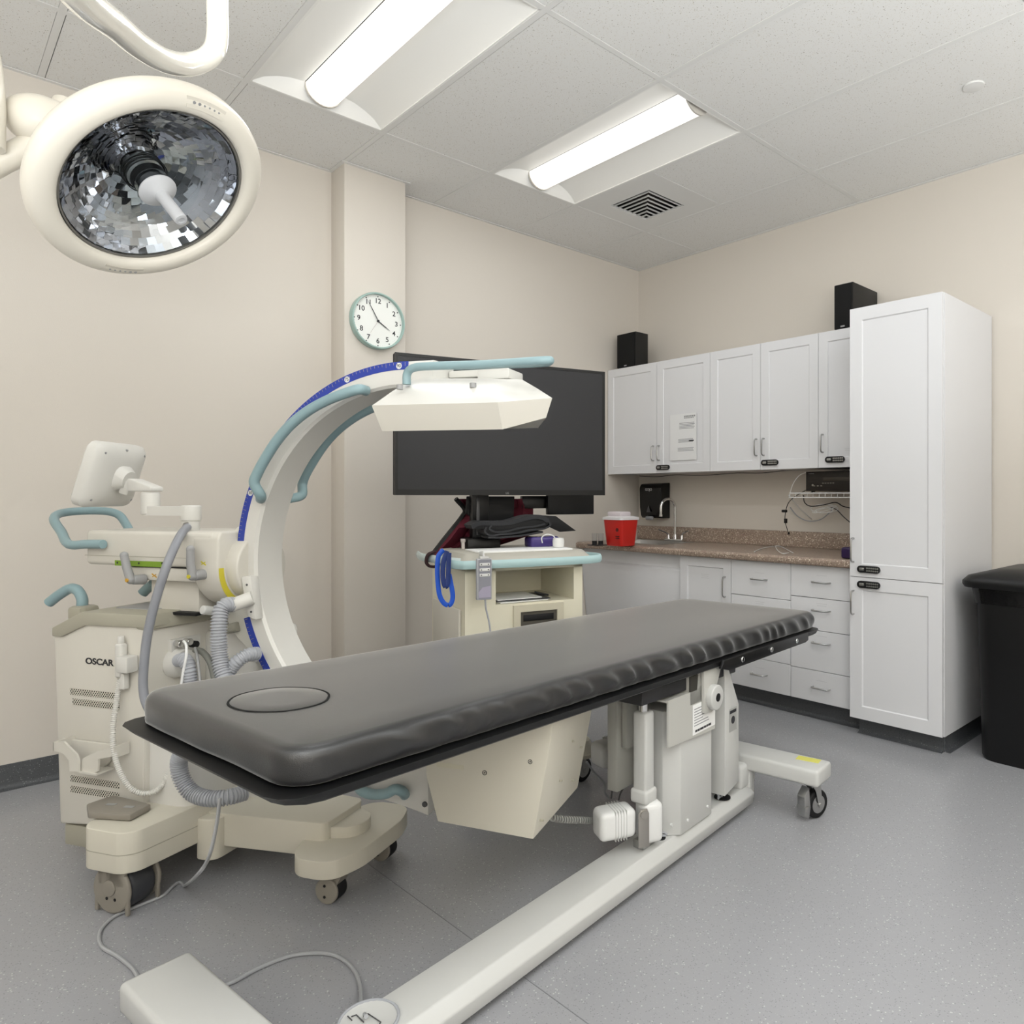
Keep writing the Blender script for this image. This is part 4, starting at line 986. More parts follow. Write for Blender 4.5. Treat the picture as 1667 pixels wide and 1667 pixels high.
# lower bulge over the chassis
m = MB(); m.loft([rr(-.75, -.06, .10, .13, .215, .05), rr(-.75, -.06, .098, .128, .50, .05), rr(-.75, -.06, .08, .10, .56, .05)]); m.build('lower_cover', M_creamw, ca)
# perforated vents: dark dots in the material
def dots():
    m_ = mat('perforated', 'dbd7c9', .4); nt = m_.node_tree; b = nt.nodes['Principled BSDF']; tc = nt.nodes.new('ShaderNodeTexCoord'); sp_ = nt.nodes.new('ShaderNodeSeparateXYZ'); nt.links.new(tc.outputs['Object'], sp_.inputs[0])
    def M(op, a, b_=None):
        n = nt.nodes.new('ShaderNodeMath'); n.operation = op
        for i, v_ in enumerate((a, b_)):
            if v_ is None: continue
            if isinstance(v_, (int, float)): n.inputs[i].default_value = v_
            else: nt.links.new(v_, n.inputs[i])
        return n.outputs[0]
    P = .0095; z = M('DIVIDE', sp_.outputs[2], P*.6); x = M('DIVIDE', sp_.outputs[0], P)
    row = M('FLOOR', z); par = M('MULTIPLY', M('MODULO', row, 2), .5); xf = M('SUBTRACT', M('FRACT', M('ADD', x, par)), .5); zf = M('MULTIPLY', M('SUBTRACT', M('FRACT', z), .5), .6)
    d = M('SQRT', M('ADD', M('MULTIPLY', xf, xf), M('MULTIPLY', zf, zf))); k = M('LESS_THAN', d, .30)
    mx = nt.nodes.new('ShaderNodeMix'); mx.data_type = 'RGBA'; mx.inputs['A'].default_value = lin('dbd7c9'); mx.inputs['B'].default_value = lin('2a2823'); nt.links.new(k, mx.inputs['Factor']); nt.links.new(mx.outputs['Result'], b.inputs['Base Color']); return m_
M_perf = dots()
for (a, b_) in ((114, 1120), (118, 1137), (115, 1262), (115, 1279)):
    A = F.on2(a, b_, -.201); MB().bb((A.x, -.2012, A.z-.0205), (F.on2(194, 1150, -.201).x, -.1995, A.z)).build('vent_grille', M_perf, cab)
letters('OSCAR', .027, F.on2(161.5, 1078, -.2013), (1, 0, 0), (0, 0, 1), M_print, cab, sx=1.32, bold=.0007)
# hand switch in its holder
m = MB(); q = F.on2(197, 1075, -.215); m.box((q.x-.0, -.215, q.z), (.028, .026, .105), .008, 3); m.cyl((q.x+.0, -.215, q.z+.05), (q.x, -.215, q.z+.075), .009, bev=.003); hsw = m.build('hand_switch', M_creamw, ca)
m = MB(); q = F.on2(208, 1078, -.22); m.box((q.x, -.222, q.z-.005), (.045, .04, .05), .006); m.box((q.x-.02, -.215, q.z-.06), (.022, .02, .05), .005); m.build('switch_holder', M_creamw, ca)
# cord of the hand switch
P = [F.on2(u, v_, y) for u, v_, y in ((196, 1105, -.215), (190, 1140, -.22), (184, 1185, -.24), (186, 1225, -.25), (198, 1262, -.25), (218, 1287, -.235), (245, 1291, -.21), (266, 1276, -.19), (278, 1245, -.18), (283, 1210, -.18), (288, 1150, -.18))]
MB().hose(P, .0075, .006, .14, 10).build('switch_cord', M_creamw, ca)
# bracket for the footswitch
bx0, bx1 = F.on2(88, 1205, -.25).x, F.on2(186, 1240, -.25).x
def bz(v_, u=140, y=-.25): return F.on2(u, v_, y).z
m = MB()
P = tr2([(86, 1208), (104, 1208), (128, 1236), (128, 1256), (145, 1260), (143, 1236), (160, 1222), (160, 1216), (186, 1216), (184, 1232), (160, 1236), (160, 1258), (146, 1262), (115, 1258), (112, 1236), (102, 1226), (86, 1222)], -.26)
m = MB(); m.prism(tr2([(86, 1208), (104, 1208), (124, 1228), (128, 1238), (128, 1257), (113, 1256), (112, 1238), (103, 1227), (86, 1222)], -.265), (0, .006, 0)); 
m.prism(tr2([(100, 1202), (180, 1212), (178, 1240), (160, 1258), (114, 1254), (112, 1230)], -.212), (0, .01, 0), .003)
m.prism(tr2([(128, 1238), (160, 1222), (186, 1217), (184, 1231), (160, 1236), (159, 1256), (145, 1262), (128, 1257)], -.255), (0, .006, 0))
A = F.on2(86, 1208, -.265); B_ = F.on2(86, 1222, -.265); m.bb((A.x, -.265, B_.z), (A.x+.005, -.20, A.z)); A = F.on2(186, 1216, -.255); m.bb((A.x-.005, -.255, A.z-.035), (A.x, -.205, A.z)); A = F.on2(114, 1256, -.26); B_ = F.on2(158, 1258, -.26); m.bb((A.x, -.262, A.z), (B_.x, -.205, A.z+.005)); 
m.build('footswitch_bracket', M_cream, ca)
# connector panel
m = MB(); 
def sidept(u, v_): return F.on1(u, v_, -.795)
A = sidept(277, 1042); B_ = sidept(324, 1070); m.bb((-.806, min(A.y, B_.y), B_.z-.01), (-.789, max(A.y, B_.y), A.z)); cpn = m.build('connector_panel', M_creamw, ca)
for (u, v_) in ((284, 1047), (299, 1044), (309, 1048)):
    q = sidept(u, v_); MB().cyl(q, q+Vector((.03, 0, 0)), .011, bev=.002).build('plug_connector', M_chrome if u < 305 else M_blackm, cpn)
q = sidept(290, 1078); MB().cyl(q+Vector((-.01, 0, 0)), q+Vector((.03, 0, 0)), .05, .042, bev=.004).build('hose_collar', M_creamw, cpn)
# hoses
def hz_(name, P, r, m_, rib=True, pitch=.0085, sm=8):
    b_ = MB(); (b_.hose(P, r, pitch, .10) if rib else b_.tube(P, r, 12, sm=sm)); return b_.build(name, m_, ca)
def pl(*l): return [F.on2(u, v_, y) for u, v_, y in l]
hz_('power_hose', pl((305, 858, -.10), (296, 868, -.14), (283, 893, -.20), (270, 925, -.235), (256, 968, -.25), (245, 1010, -.255), (237, 1055, -.255), (233, 1118, -.255), (243, 1155, -.25), (270, 1185, -.22), (310, 1200, -.15)), .0125, mat('smooth_hose', '8e9096', .4), False)
hz_('corrugated_hose', pl((379, 984, -.125), (368, 985, -.15), (360, 993, -.165), (357, 1010, -.175), (356, 1035, -.18), (357, 1060, -.18), (360, 1085, -.185), (366, 1110, -.19), (368, 1160, -.20), (350, 1200, -.23), (310, 1215, -.24), (292, 1235, -.235), (295, 1265, -.23), (312, 1290, -.225), (340, 1300, -.22), (370, 1298, -.20), (400, 1290, -.15)), .0215, M_hose)
hz_('corrugated_hose', pl((419, 1064, -.10), (404, 1066, -.13), (390, 1074, -.15), (378, 1086, -.16), (368, 1105, -.17), (362, 1150, -.17)), .019, M_hose)
hz_('corrugated_hose', pl((292, 1075, -.17), (300, 1074, -.19), (307, 1085, -.20), (310, 1105, -.20), (312, 1150, -.2)), .019, M_hose)
hz_('signal_cable', pl((318, 1058, -.12), (330, 1062, -.15), (342, 1078, -.17), (350, 1110, -.18), (352, 1150, -.18)), .0095, mat('dark_hose', '74756f', .45), False)
hz_('signal_cable', pl((299, 1044, -.2), (303, 1050, -.21), (303, 1070, -.22), (298, 1095, -.22), (294, 1125, -.22)), .004, M_whitep, False)
hz_('signal_cable', pl((318, 1055, -.15), (322, 1075, -.19), (326, 1110, -.2)), .004, M_grey, False)
q = F.on2(346, 997, -.12); MB().cyl(q+Vector((0, .06, -.01)), q+Vector((-.01, -.03, .012)), .014, bev=.005).build('lock_knob', mat('pearl_grey', 'c6c6c2', .25), ca)
q = F.on2(388, 1020, -.05); MB().cyl(q+Vector((-.06, 0, -.015)), q, .016, bev=.004).build('stop_bumper', mat('putty_grey', '9a988c', .45), ca)
q = F.on2(420, 1068, -.07); MB().cyl(q, q+Vector((-.03, -.01, .005)), .02, bev=.004).build('hose_collar', M_creamw, ca)
# --- control screen on its arm
pv_ = F.on2(311, 870, -.05); px_ = pv_.x; m = MB()
m.cyl((px_, -.05, 1.065), (px_, -.05, 1.15), .026, bev=.004); m.cyl((px_, -.05, 1.10), (px_, -.05, 1.152), .03, bev=.006)
q = F.on2(245, 830, -.05); m.loft([[Vector((px_, -.05, z))+Vector((c_*.03, s_*.03, 0)) for c_, s_ in ((0, 1), (0, -1))]+[Vector((q.x, -.05, z))+Vector((0, -.024, 0)), Vector((q.x, -.05, z))+Vector((0, .024, 0))] for z in (1.118, 1.148)]); m.cyl((q.x, -.05, 1.12), (q.x, -.05, 1.195), .028, bev=.006); ar1 = m.build('screen_post', M_creamw, ca)
m = MB(); q2 = F.on2(222, 800, -.05); m.prism([(q.x+.028, -.075, 1.198), (q.x+.028, -.075, 1.212), (q2.x, -.075, 1.24), (q2.x-.012, -.075, 1.24), (q2.x-.012, -.075, 1.198)], (0, .05, 0), .004); m.build('screen_arm', M_creamw, ca)
q = F.on2(305, 857, -.078); MB().cyl(q, q+Vector((0, -.006, 0)), .014).build('hose_gland', M_steel, ca)
# tablet: outline seen from behind, facing away to the upper left
back = [(199, 722), (226, 722), (238, 731), (238, 745), (231, 800), (222, 822), (212, 828), (188, 826), (160, 817), (155, 800), (158, 780), (172, 742), (182, 727)]
P = tr2(back, -.06)
# tilted slab: normal towards the viewer's right
cen = Vector((0, 0, 0))
for p in P: cen += p/len(P)
ang_z = math.radians(-52); tl = Matrix.Rotation(math.radians(-14), 4, 'X')
SM = Matrix.Translation(F.on2(190, 776, -.04)) @ Matrix.Rotation(math.radians(108), 4, 'Z') @ Matrix.Rotation(math.radians(17), 4, 'X')
m = MB(); m.X = SM
def rz(hx, hz, y, r=.03):
    return [(p[0], y, p[1]) for p in rr(0, 0, hx, hz, 0, r)]
m.loft([rz(.125, .105, .042), rz(.13, .11, .036), rz(.13, .11, .012), rz(.122, .102, .0), rz(.10, .085, -.012), rz(.06, .055, -.02)]); tabl = m.build('control_screen', M_creamw, ca)
m = MB(); m.X = SM; m.loft([rz(.118, .098, .0435), rz(.118, .098, .042)]); m.build('screen_glass', M_black, tabl)
m = MB(); m.X = SM; m.loft([rz(.05, .045, -.015), rz(.035, .03, -.045)]); m.bb((-.02, -.065, -.05), (.02, -.03, .0), .008); m.build('tilt_joint', M_creamw, tabl)
m = MB(); m.X = SM
for x, z in ((-.10, .08), (-.10, -.08), (.10, .08), (.10, -.08), (0, .095)): m.cyl((x, -.004, z), (x, -.009, z), .004, seg=8)
m.build('case_screw', M_grey, tabl)
# --- chassis
def slab(pts, z0, z1, bev=.012, rp=.03):
    b_ = MB(); b_.prism([(x, y, z0) for x, y in roundpoly(pts, rp)], (0, 0, z1-z0), bev, 3); return b_
ft = [(-.87, -.20), (-.855, -.345), (-.825, -.375), (-.70, -.375), (-.665, -.345), (-.645, -.16), (-.645, .16), (-.665, .345), (-.70, .375), (-.825, .375), (-.855, .345), (-.87, .2)]
rf = slab(ft, .125, .24, .018).build('rear_chassis', M_cream2, ca)
m = MB(); n = len(ft); m.loft([[(x*1.0+.0005*(1 if x > -.76 else -1), y*1.002, z) for x, y in roundpoly(ft, .03)] for z in (.176, .1785)]); m.build('cover_seam', M_beige, rf)
slab([(-.655, -.13), (-.60, -.125), (-.24, -.095), (-.24, .095), (-.60, .125), (-.655, .13)], .105, .205, .015).build('main_beam', M_cream2, ca)
slab([(-.66, -.17), (-.585, -.16), (-.585, .16), (-.66, .17)], .075, .20, .015).build('beam_skirt', M_cream2, ca)
fo = [(-.32, -.08), (-.285, -.175), (-.25, -.20), (-.175, -.20), (-.135, -.18), (-.105, -.10), (-.105, .10), (-.135, .18), (-.175, .20), (-.25, .20), (-.285, .175), (-.32, .08)]
ff = slab(fo, .10, .152, .014).build('front_foot', M_cream2, ca)
m = MB(); m.prism([(x-.03, y, .11) for x, y in roundpoly([(-.45, -.085), (-.22, -.075), (-.15, -.05), (-.13, .0), (-.15, .05), (-.22, .075), (-.45, .085)], .03)], (0, 0, .075), .015, 3); m.build('foot_cover', M_cream2, ff)
def bigwheel(y, s):
    x = -.745; m = MB()
    m.cyl((x, y-.012, .066), (x, y+.062, .066), .064, seg=40, bev=.01); wv = m.build('wheel', mat('rubber_dark', '3a3b3f', .5), ca)
    for yy, nm in ((y-.028, 'wheel_shield'), (y+.066, 'wheel_shield')):
        k = MB(); k.cyl((x, yy, .07), (x, yy+.012, .07), .067, seg=40, bev=.005)
        for xx in (x-.062, x+.05): k.bb((xx, yy+.001, .004), (xx+.012, yy+.011, .07), .003)
        k.bb((x-.05, yy, .08), (x+.05, yy+.012, .135), .004)
        o = k.build(nm, M_taupe, wv)
        if yy < y:
            for dx in (-.014, .016): MB().cyl((x+dx, yy-.001, .045), (x+dx, yy+.002, .045), .0045, seg=10).build('shield_hole', M_blackm, o)
            MB().cyl((x-.004, yy-.004, .075), (x-.004, yy+.001, .075), .022, bev=.002).build('shield_boss', M_taupe, o)
bigwheel(-.335, -1); bigwheel(.27, 1)
for sy in (-1, 1):
    x, y = -.195, sy*.128; m = MB(); m.cyl((x, y-.012, .038), (x, y+.03, .038), .036, seg=28, bev=.005); wv = m.build('front_caster', M_blackm, ca)
    k = MB(); k.cyl((x, y-.022, .04), (x, y-.012, .04), .037, seg=28, bev=.003); k.prism([(x-.02, y-.0125, .085), (x+.045, y-.0125, .085), (x+.025, y-.0125, .05), (x-.01, y-.0125, .07)], (0, .045, 0)); k.build('wheel_shield', M_taupe, wv)
    for dz in (-.016, .016): MB().cyl((x-.004, y-.0235, .04+dz), (x-.004, y-.021, .04+dz), .0042, seg=10).build('shield_hole', M_blackm, wv)
# brake / steering pedal on the rear chassis
q = [F.on3(u, v_, .255) for u, v_ in ((141, 1312), (185, 1297), (246, 1312), (212, 1330), (143, 1326))]
m = MB(); m.prism([Vector((p.x, p.y, .242)) for p in q], (0, 0, .02), .005, 2); pd = m.build('foot_pedal', M_taupe, ca)
for (u, v_) in ((181, 1309), (210, 1313)): p = F.on3(u, v_, .263); MB().box((p.x, p.y, .2625), (.03, .012, .001), 0, rot=.2).build('pedal_mark', M_grey, pd)
# ================================================================== WORKSTATION CART
K = Fr((-2.41, -1.319, 0), math.radians(-15.9))
kt = thing('workstation_cart', 'cream imaging workstation cart with pale teal handle rail, open shelf and printer slot', 'cart', K.o, K.yaw)
def k2(u, v_, y=0): return K.on2(u, v_, y)
KW = k2(948, 960).x; KD = .50; KT = k2(800, 912, -.02).z+.0
zs0, zs1 = k2(870, 980).z, k2(870, 926).z; xs0, xs1 = k2(807, 950).x, k2(934, 950).x
m = MB()
m.bb((0, 0, zs0-.0), (xs0, KD, KT-.03), .0); m.bb((xs1, 0, zs0), (KW, KD, KT-.03)); m.bb((xs0, .36, zs0), (xs1, KD, zs1)); m.bb((0, 0, zs1), (KW, KD, KT-.03), .0)
m.bb((0, 0, .16), (KW, KD, zs0), .0); body_ = m.build('body', mat('cart_cream', 'e6e1cc', .4), kt)
m = MB(); x = k2(712, 980, .45).x; m.bb((.0-.012, .05, .5), (.0, .45, .72), .004); m.build('side_cover', M_cream, body_)
m = MB(); m.bb((-.004, -.004, KT-.032), (KW+.004, KD, KT-.024), .002); m.build('top_lip', M_cream, body_)
# printer recess
a, b_ = k2(835, 986), k2(917, 1030); z_a = a.z
fr_ = MB(); fx0, fx1 = a.x, k2(916, 986).x; zb = z_a-.16
for p, q in (((fx0, -.012, zb), (fx0+.03, .0, z_a)), ((fx1-.03, -.012, zb), (fx1, 0, z_a)), ((fx0+.03, -.012, z_a-.028), (fx1-.03, 0, z_a)), ((fx0+.03, -.012, zb), (fx1-.03, 0, zb+.03))): fr_.bb(p, q)
prn = fr_.build('printer_bezel', mat('bezel_cream', 'cfc9b4', .4), kt)
MB().bb((fx0+.03, -.004, zb+.03), (fx1-.03, .0, z_a-.028)).build('printer_face', mat('printer_dark', '56524a', .5), prn)
MB().bb((fx0+.045, -.008, z_a-.068), (fx1-.045, -.003, z_a-.042), .001).build('paper_slot', M_blackm, prn)
# base with feet
m = MB(); m.bb((-.02, -.0, .12), (KW+.02, KD+.02, .17), .01); m.build('base', M_cream2, kt)
for (x, y, dx, dy) in ((.44, -.10, .09, .13), (.02, -.10, .09, .13), (.44, KD+.07, .09, .13), (.02, KD+.07, .09, .13)):
    m = MB(); m.loft([rr(x, y, .06, .10, .115, .045), rr(x, y, .064, .104, .13, .05), rr(x, y+(.02 if y < 0 else -.02), .05, .09, .175, .04)]); ft_ = m.build('foot', M_cream2, kt)
for (x, y) in ((.435, -.135), (.02, -.12), (.435, KD+.1), (.02, KD+.1)): caster(kt, x, y, .05, .35, brake=False, body=M_grey, wheel=M_blackm, zt=.125)
# tray top and rail
zt0 = KT-.02
m = MB(); hx0, hx1 = k2(720, 900, .25).x, KW+.03
m.loft([rr((hx0+hx1)/2+.01, .22, (hx1-hx0)/2+.0, .25, zt0, .05), rr((hx0+hx1)/2+.01, .22, (hx1-hx0)/2, .25, zt0+.02, .05), rr((hx0+hx1)/2+.01, .235, (hx1-hx0)/2-.02, .235, zt0+.045, .05)]); tray_ = m.build('tray_top', mat('tray_putty', 'bdb9ae', .4), kt)
m = MB(); m.bb((hx0+.09, .03, zt0+.044), (hx1-.06, .22, zt0+.052), .004); m.build('keyboard_cover', M_paper, tray_)
q = k2(786, 884, .26); m = MB(); m.cyl((q.x, .30, zt0+.045), (q.x, .30, zt0+.062), .012); m.build('tray_knob', M_blackm, tray_)

# rail: teal band round the front and sides
P = [(-.02, .30, KT-.008), (-.075, .16, KT-.008), (-.07, .02, KT-.008), (-.03, -.045, KT-.012), (.02, -.058, KT-.012), (.25, -.075, KT-.012), (KW+.0, -.06, KT-.012), (KW+.07, -.03, KT-.008), (KW+.06, .1, KT-.008), (KW, .3, KT-.008)]
m = MB(); m.tube(P, lambda t: (.009, .017), 8, sm=5, flat=(0, 0, 1)) if False else m.tube(P, (.018, .009), 8, sm=5, flat=(0, 0, 1)); m.build('handle_rail', mat('pale_teal', 'b3d1d3', .4), kt)
# items on the cart
def kw(p): return K.w(p)
q = k2(703, 897, .10); lp_ = MB().tube([kw(p) for p in [(-.12, .28, KT+.01), (-.14, .12, KT+.012), (-.09, .02, KT+.006), (-.02, .0, KT-.004)]], (.016, .008), 8, sm=5, flat=(0, 0, 1))
lp_.build('corner_handle', mat('pale_grey_teal', 'c3cfce', .4), kt, world=True)
# --- big display
A_, B_ = atD(643, 690, 2.95), atD(985, 700, 3.42)
A_.z = B_.z = 0; DN = Fr(A_, math.atan2((B_-A_).y, (B_-A_).x)); W_ = (B_-A_).length
z0_ = DN.on2(643, 806, 0).z; z1_ = DN.on2(643, 573, 0).z
mo = thing('monitor', 'large black flat-screen monitor on a black stand standing on the workstation cart', 'monitor', (A_.x, A_.y, 0), DN.yaw)
MB().bb((0, .004, z0_), (W_, .045, z1_), .004).build('housing', M_blackm, mo)
bz_ = .012
m = MB()
for p, q in (((0, 0, z0_), (bz_, .006, z1_)), ((W_-bz_, 0, z0_), (W_, .006, z1_)), ((bz_, 0, z1_-bz_), (W_-bz_, .006, z1_)), ((bz_, 0, z0_), (W_-bz_, .006, z0_+.024))): m.bb(p, q)
m.build('bezel', M_black, mo)
MB().bb((bz_, .002, z0_+.024), (W_-bz_, .005, z1_-bz_)).build('screen', mat('screen_dark', '323234', .34, spec=.3), mo)
letters('LG', .012, (DN.on2(826, 811, -.001).x, -.0005, z0_+.009), (1, 0, 0), (0, 0, 1), M_grey, mo)
xa, xb = DN.on2(752, 830, .03).x, DN.on2(822, 830, .03).x
m = MB(); m.bb((xa+.07, .10, z0_-.20), (xb-.05, .15, z0_+.25), .004); m.bb((xa+.07, .04, z0_+.1), (xb-.05, .11, z0_+.25), .004); m.bb((xa+.04, .08, z0_-.262), (xb+.0, .2, z0_-.19), .01); m.build('stand', M_black, mo)
m = MB(); m.bb((xa+.085, .09, z0_-.18), (xa+.10, .101, z0_-.01), .003); m.build('stand_trim', mat('gloss_strip', '4a4a4c', .25), mo)
# --- second monitor behind
mo2 = thing('monitor', 'smaller black monitor mostly hidden behind the lower right of the large monitor', 'monitor', kw((.62, .36, 0)), K.yaw)
F2 = Fr(kw((.62, .36, 0)), K.yaw+.05)
a = F2.on2(893, 838, 0); b_ = F2.on2(967, 812, 0)
c1_ = F2.on2(893, 838, 0); c2_ = F2.on2(966, 838, 0)
m = MB(); m.bb((c1_.x, 0, c1_.z), (c2_.x, .03, c1_.z+.28), .004); m.build('housing', M_black, mo2)
m = MB(); m.bb((c1_.x-.12, .03, c1_.z+.03), (c1_.x+.05, .06, c1_.z+.09), .003); m.build('bracket', M_black, mo2)
# black angled arm and base plate right of the belt
P = [kw(K.on2(u, v_, .30)) for u, v_ in ((862, 838), (905, 840), (938, 864), (912, 866), (878, 850))]
m = MB(); m.prism(P, K.ay*.012, .002); tag(m.build('keyboard_flap', M_blackm), 'black folded plate angled behind the purple box on the cart', 'plate')
# --- lead apron hanging behind the stand, maroon lining
M_maroon = mat('maroon_cloth', '5c1426', .8, bump=.3, bscale=300)
pix = [(748, 812), (868, 812), (868, 845), (868, 872), (700, 905), (722, 868), (755, 836)]
rowsL = [(742, 812), (757, 830), (752, 842), (738, 860), (722, 880), (703, 905)]; rowsR = [(868, 812), (868, 825), (868, 838), (866, 850), (862, 872), (760, 905)]
rings = []
for i, (l, r_) in enumerate(zip(rowsL, rowsR)):
    row = []
    for j in range(15):
        t_ = j/14; u = l[0]+(r_[0]-l[0])*t_; v_ = l[1]+(r_[1]-l[1])*t_
        row.append(kw(K.on2(u, v_, .40+.025*math.sin(j*1.9+i*.6)+.01*math.sin(j*.7))))
    rings.append(row)
front = [[p for p in r] for r in rings]; back = [[p+K.ay*.012 for p in r] for r in rings]
m = MB(); m.loft([f+b[::-1] for f, b in zip(front, back)]); ap = m.build('lead_apron', M_maroon); ap['label'] = 'black and maroon lead apron draped behind the monitor stand on the cart'; ap['category'] = 'apron'
m = MB(); edge = [r[0] for r in rings]; m.tube(edge, (.012), 6, sm=4); m.build('apron_trim', M_blackm, ap)
m = MB(); P = [kw(K.on2(u, v_, .355)) for u, v_ in ((760, 808), (838, 808), (836, 852), (790, 858), (776, 850), (758, 835))]; m.prism(P, K.ay*.01, .003); m.build('apron_panel', M_blackm, ap)
P = [kw(K.on2(u, v_, .06)) for u, v_ in ((708, 898), (697, 903), (694, 915), (700, 922), (712, 921), (716, 908))]
tag(MB().tube(P, (.017, .006), 8, sm=5, flat=K.ay).build('apron_strap', mat('dark_maroon', '2a0d14', .7)), 'dark maroon strap loop hanging at the left corner of the cart', 'strap')
# --- folded black belt
yb0 = .18; 
def fold(pix, y0, y1, th, nm, lab=None):
    P = smooth_pts([K.on2(u, v_, y0) for u, v_ in pix], 6)
    m = MB(); 
    L = []
    for i, p in enumerate(P):
        a = P[max(0, i-1)]; b = P[min(len(P)-1, i+1)]; t_ = (b-a).normalized(); n = Vector((-t_.z, 0, t_.x))
        L.append([K.w(q) for q in (p+n*th, Vector((p.x, y1, p.z))+n*th, Vector((p.x, y1, p.z))-n*th, p-n*th)])
    m.loft(L); return m
M_belt = mat('belt_webbing', '25262a', .6, bump=.8, bscale=160)
m = MB(); m.prism([kw(K.on2(u, v_, yb0+.004)) for u, v_ in ((770, 853), (800, 851), (832, 850), (860, 842), (884, 843), (895, 851), (884, 862), (850, 869), (800, 873), (791, 868), (788, 861), (772, 862))], K.ay*.09, .002); core = m
bl = fold([(893, 848), (880, 842), (860, 843), (830, 851), (800, 852), (780, 852), (768, 858)], yb0, yb0+.10, .010, '').build('folded_belt', M_belt)
core.build('belt_core', mat('belt_dark', '0e0e10', .7), bl)
tag(bl, 'thick black padded belt folded on itself on top of the cart', 'belt')
for pix in ([(893, 848), (896, 855), (884, 861), (862, 863), (840, 868), (815, 870), (800, 872), (790, 866), (792, 858)], [(888, 853), (870, 857), (845, 860), (825, 865), (808, 866), (797, 861), (800, 856)], [(884, 866), (862, 870), (840, 873), (815, 875), (795, 875)]):
    fold(pix, yb0-.002, yb0+.095, .0042, '').build('belt_layer', M_belt, bl)
# --- purple box, white cup, vial
q = k2(890, 874, .20); zt1 = zt0+.046
m = MB(); q0 = K.on2(867, 872, .16); q1 = K.on2(914, 872, .16); m.box(kw(((q0.x+q1.x)/2, .22, zt1+.026)), (q1.x-q0.x, .09, .05), .012, 3, rot=K.yaw); tag(m.build('purple_case', mat('purple_plastic2', '463a78', .25)), 'small shiny purple case on the cart beside the folded belt', 'case')
q0 = K.on2(909, 885, .10); m = MB(); c = kw((q0.x, .10, zt1+.006)); m.lathe([(0, 0), (.021, 0), (.025, .004), (.026, .03), (.023, .042), (.0, .044)], c, (0, 0, 1), 28); tag(m.build('white_cap', M_whitep), 'white ribbed round cap on the right of the cart tray', 'cap')
P = [kw(K.on2(u, v_, .12)) for u, v_ in ((883, 884), (882, 875), (890, 870), (900, 872), (905, 878))]; tag(MB().tube(P, .0025, 8, sm=6).build('cable', M_whitep), 'short white cable looping from the white cap on the cart', 'cable')
q0 = K.on2(754, 872, .30); c = kw((q0.x, .30, zt1+.0)); m = MB(); m.cyl(c, c+Vector((0, 0, .03)), .008); m.cyl(c+Vector((0, 0, .03)), c+Vector((0, 0, .045)), .011, bev=.002); tag(m.build('vial', mat('milky_plastic', 'd9d0cc', .2)), 'tiny clear capped vial at the left back of the cart top', 'vial')
# --- blue tourniquet straps
M_bs = mat('blue_strap', '1f57c8', .45)
for pix, nm, y, mm, lb in (([(722, 895), (714, 905), (712, 925), (713, 950), (716, 970), (724, 983), (733, 984), (737, 972), (735, 955), (731, 935)], 'tourniquet', -.03, M_bs, 'bright blue strap looped over the left corner of the cart rail'), ([(728, 897), (722, 915), (721, 940), (725, 955), (729, 948), (730, 925), (731, 900)], 'tourniquet', -.045, mat('navy_strap', '1d3474', .5), 'darker blue strap hanging beside the bright blue one on the cart rail')):
    P = [kw(K.on2(u, v_, y)) for u, v_ in pix]
    m = MB(); m.tube(P, (.010, .0035), 8, sm=6, flat=(K.ax)); tag(m.build(nm, mm), lb, 'strap')
# --- handset of the table hooked on the rail
q0 = K.on2(777, 910, -.085); q1 = K.on2(801, 976, -.085)
hs_ = thing('table_handset', 'grey wired handset with six white buttons hooked on the cart rail', 'remote control', kw((q0.x, -.085, q1.z)), K.yaw)
w_ = q1.x-q0.x; h_ = q0.z-q1.z
MB().bb((0, 0, 0), (w_, .022, h_), .004).build('case', mat('silver_case', 'b9babf', .4), hs_)
pn = MB().bb((.004, -.0008, .004), (w_-.004, .001, h_-.004)); pn = pn.build('keypad', mat('handset_grey', '8e8f98', .5), hs_)
m = MB(); m.prism([(.006, -.0014, .01), (w_-.006, -.0014, .01), (w_-.006, -.0014, .055), (.02, -.0014, .05), (.006, -.0014, .032)], (0, .0008, 0)); m.build('swoosh', mat('lilac_panel', 'aaa4b8', .5), hs_)
for r_ in range(3):
    MB().bb((.009, -.0022, h_-.028-.021*r_), (w_-.009, -.0006, h_-.017-.021*r_), .001).build('button', M_whitep, hs_)
    for c_ in (.016, w_-.016): MB().cyl((c_, -.0028, h_-.0225-.021*r_), (c_, -.0018, h_-.0225-.021*r_), .0025, seg=8).build('button_mark', M_print, hs_)
m = MB(); m.bb((w_*.2, .0, h_), (w_*.8, .02, h_+.008)); m.tube([(w_*.5, .012, h_), (w_*.5, .02, h_+.02), (w_*.5, .06, h_+.016)], (.004, .010), 8, flat=(1, 0, 0)); m.build('hook', M_whitep, hs_)
P = [K.l(kw(K.on2(u, v_, -.075)))-Vector((q0.x, -.085, q1.z)) for u, v_ in ((790, 976), (791, 990), (794, 1003), (797, 1018), (799, 1040), (802, 1090))]
MB().tube(P, .0035, 8, sm=6).build('cord', M_hose, hs_)
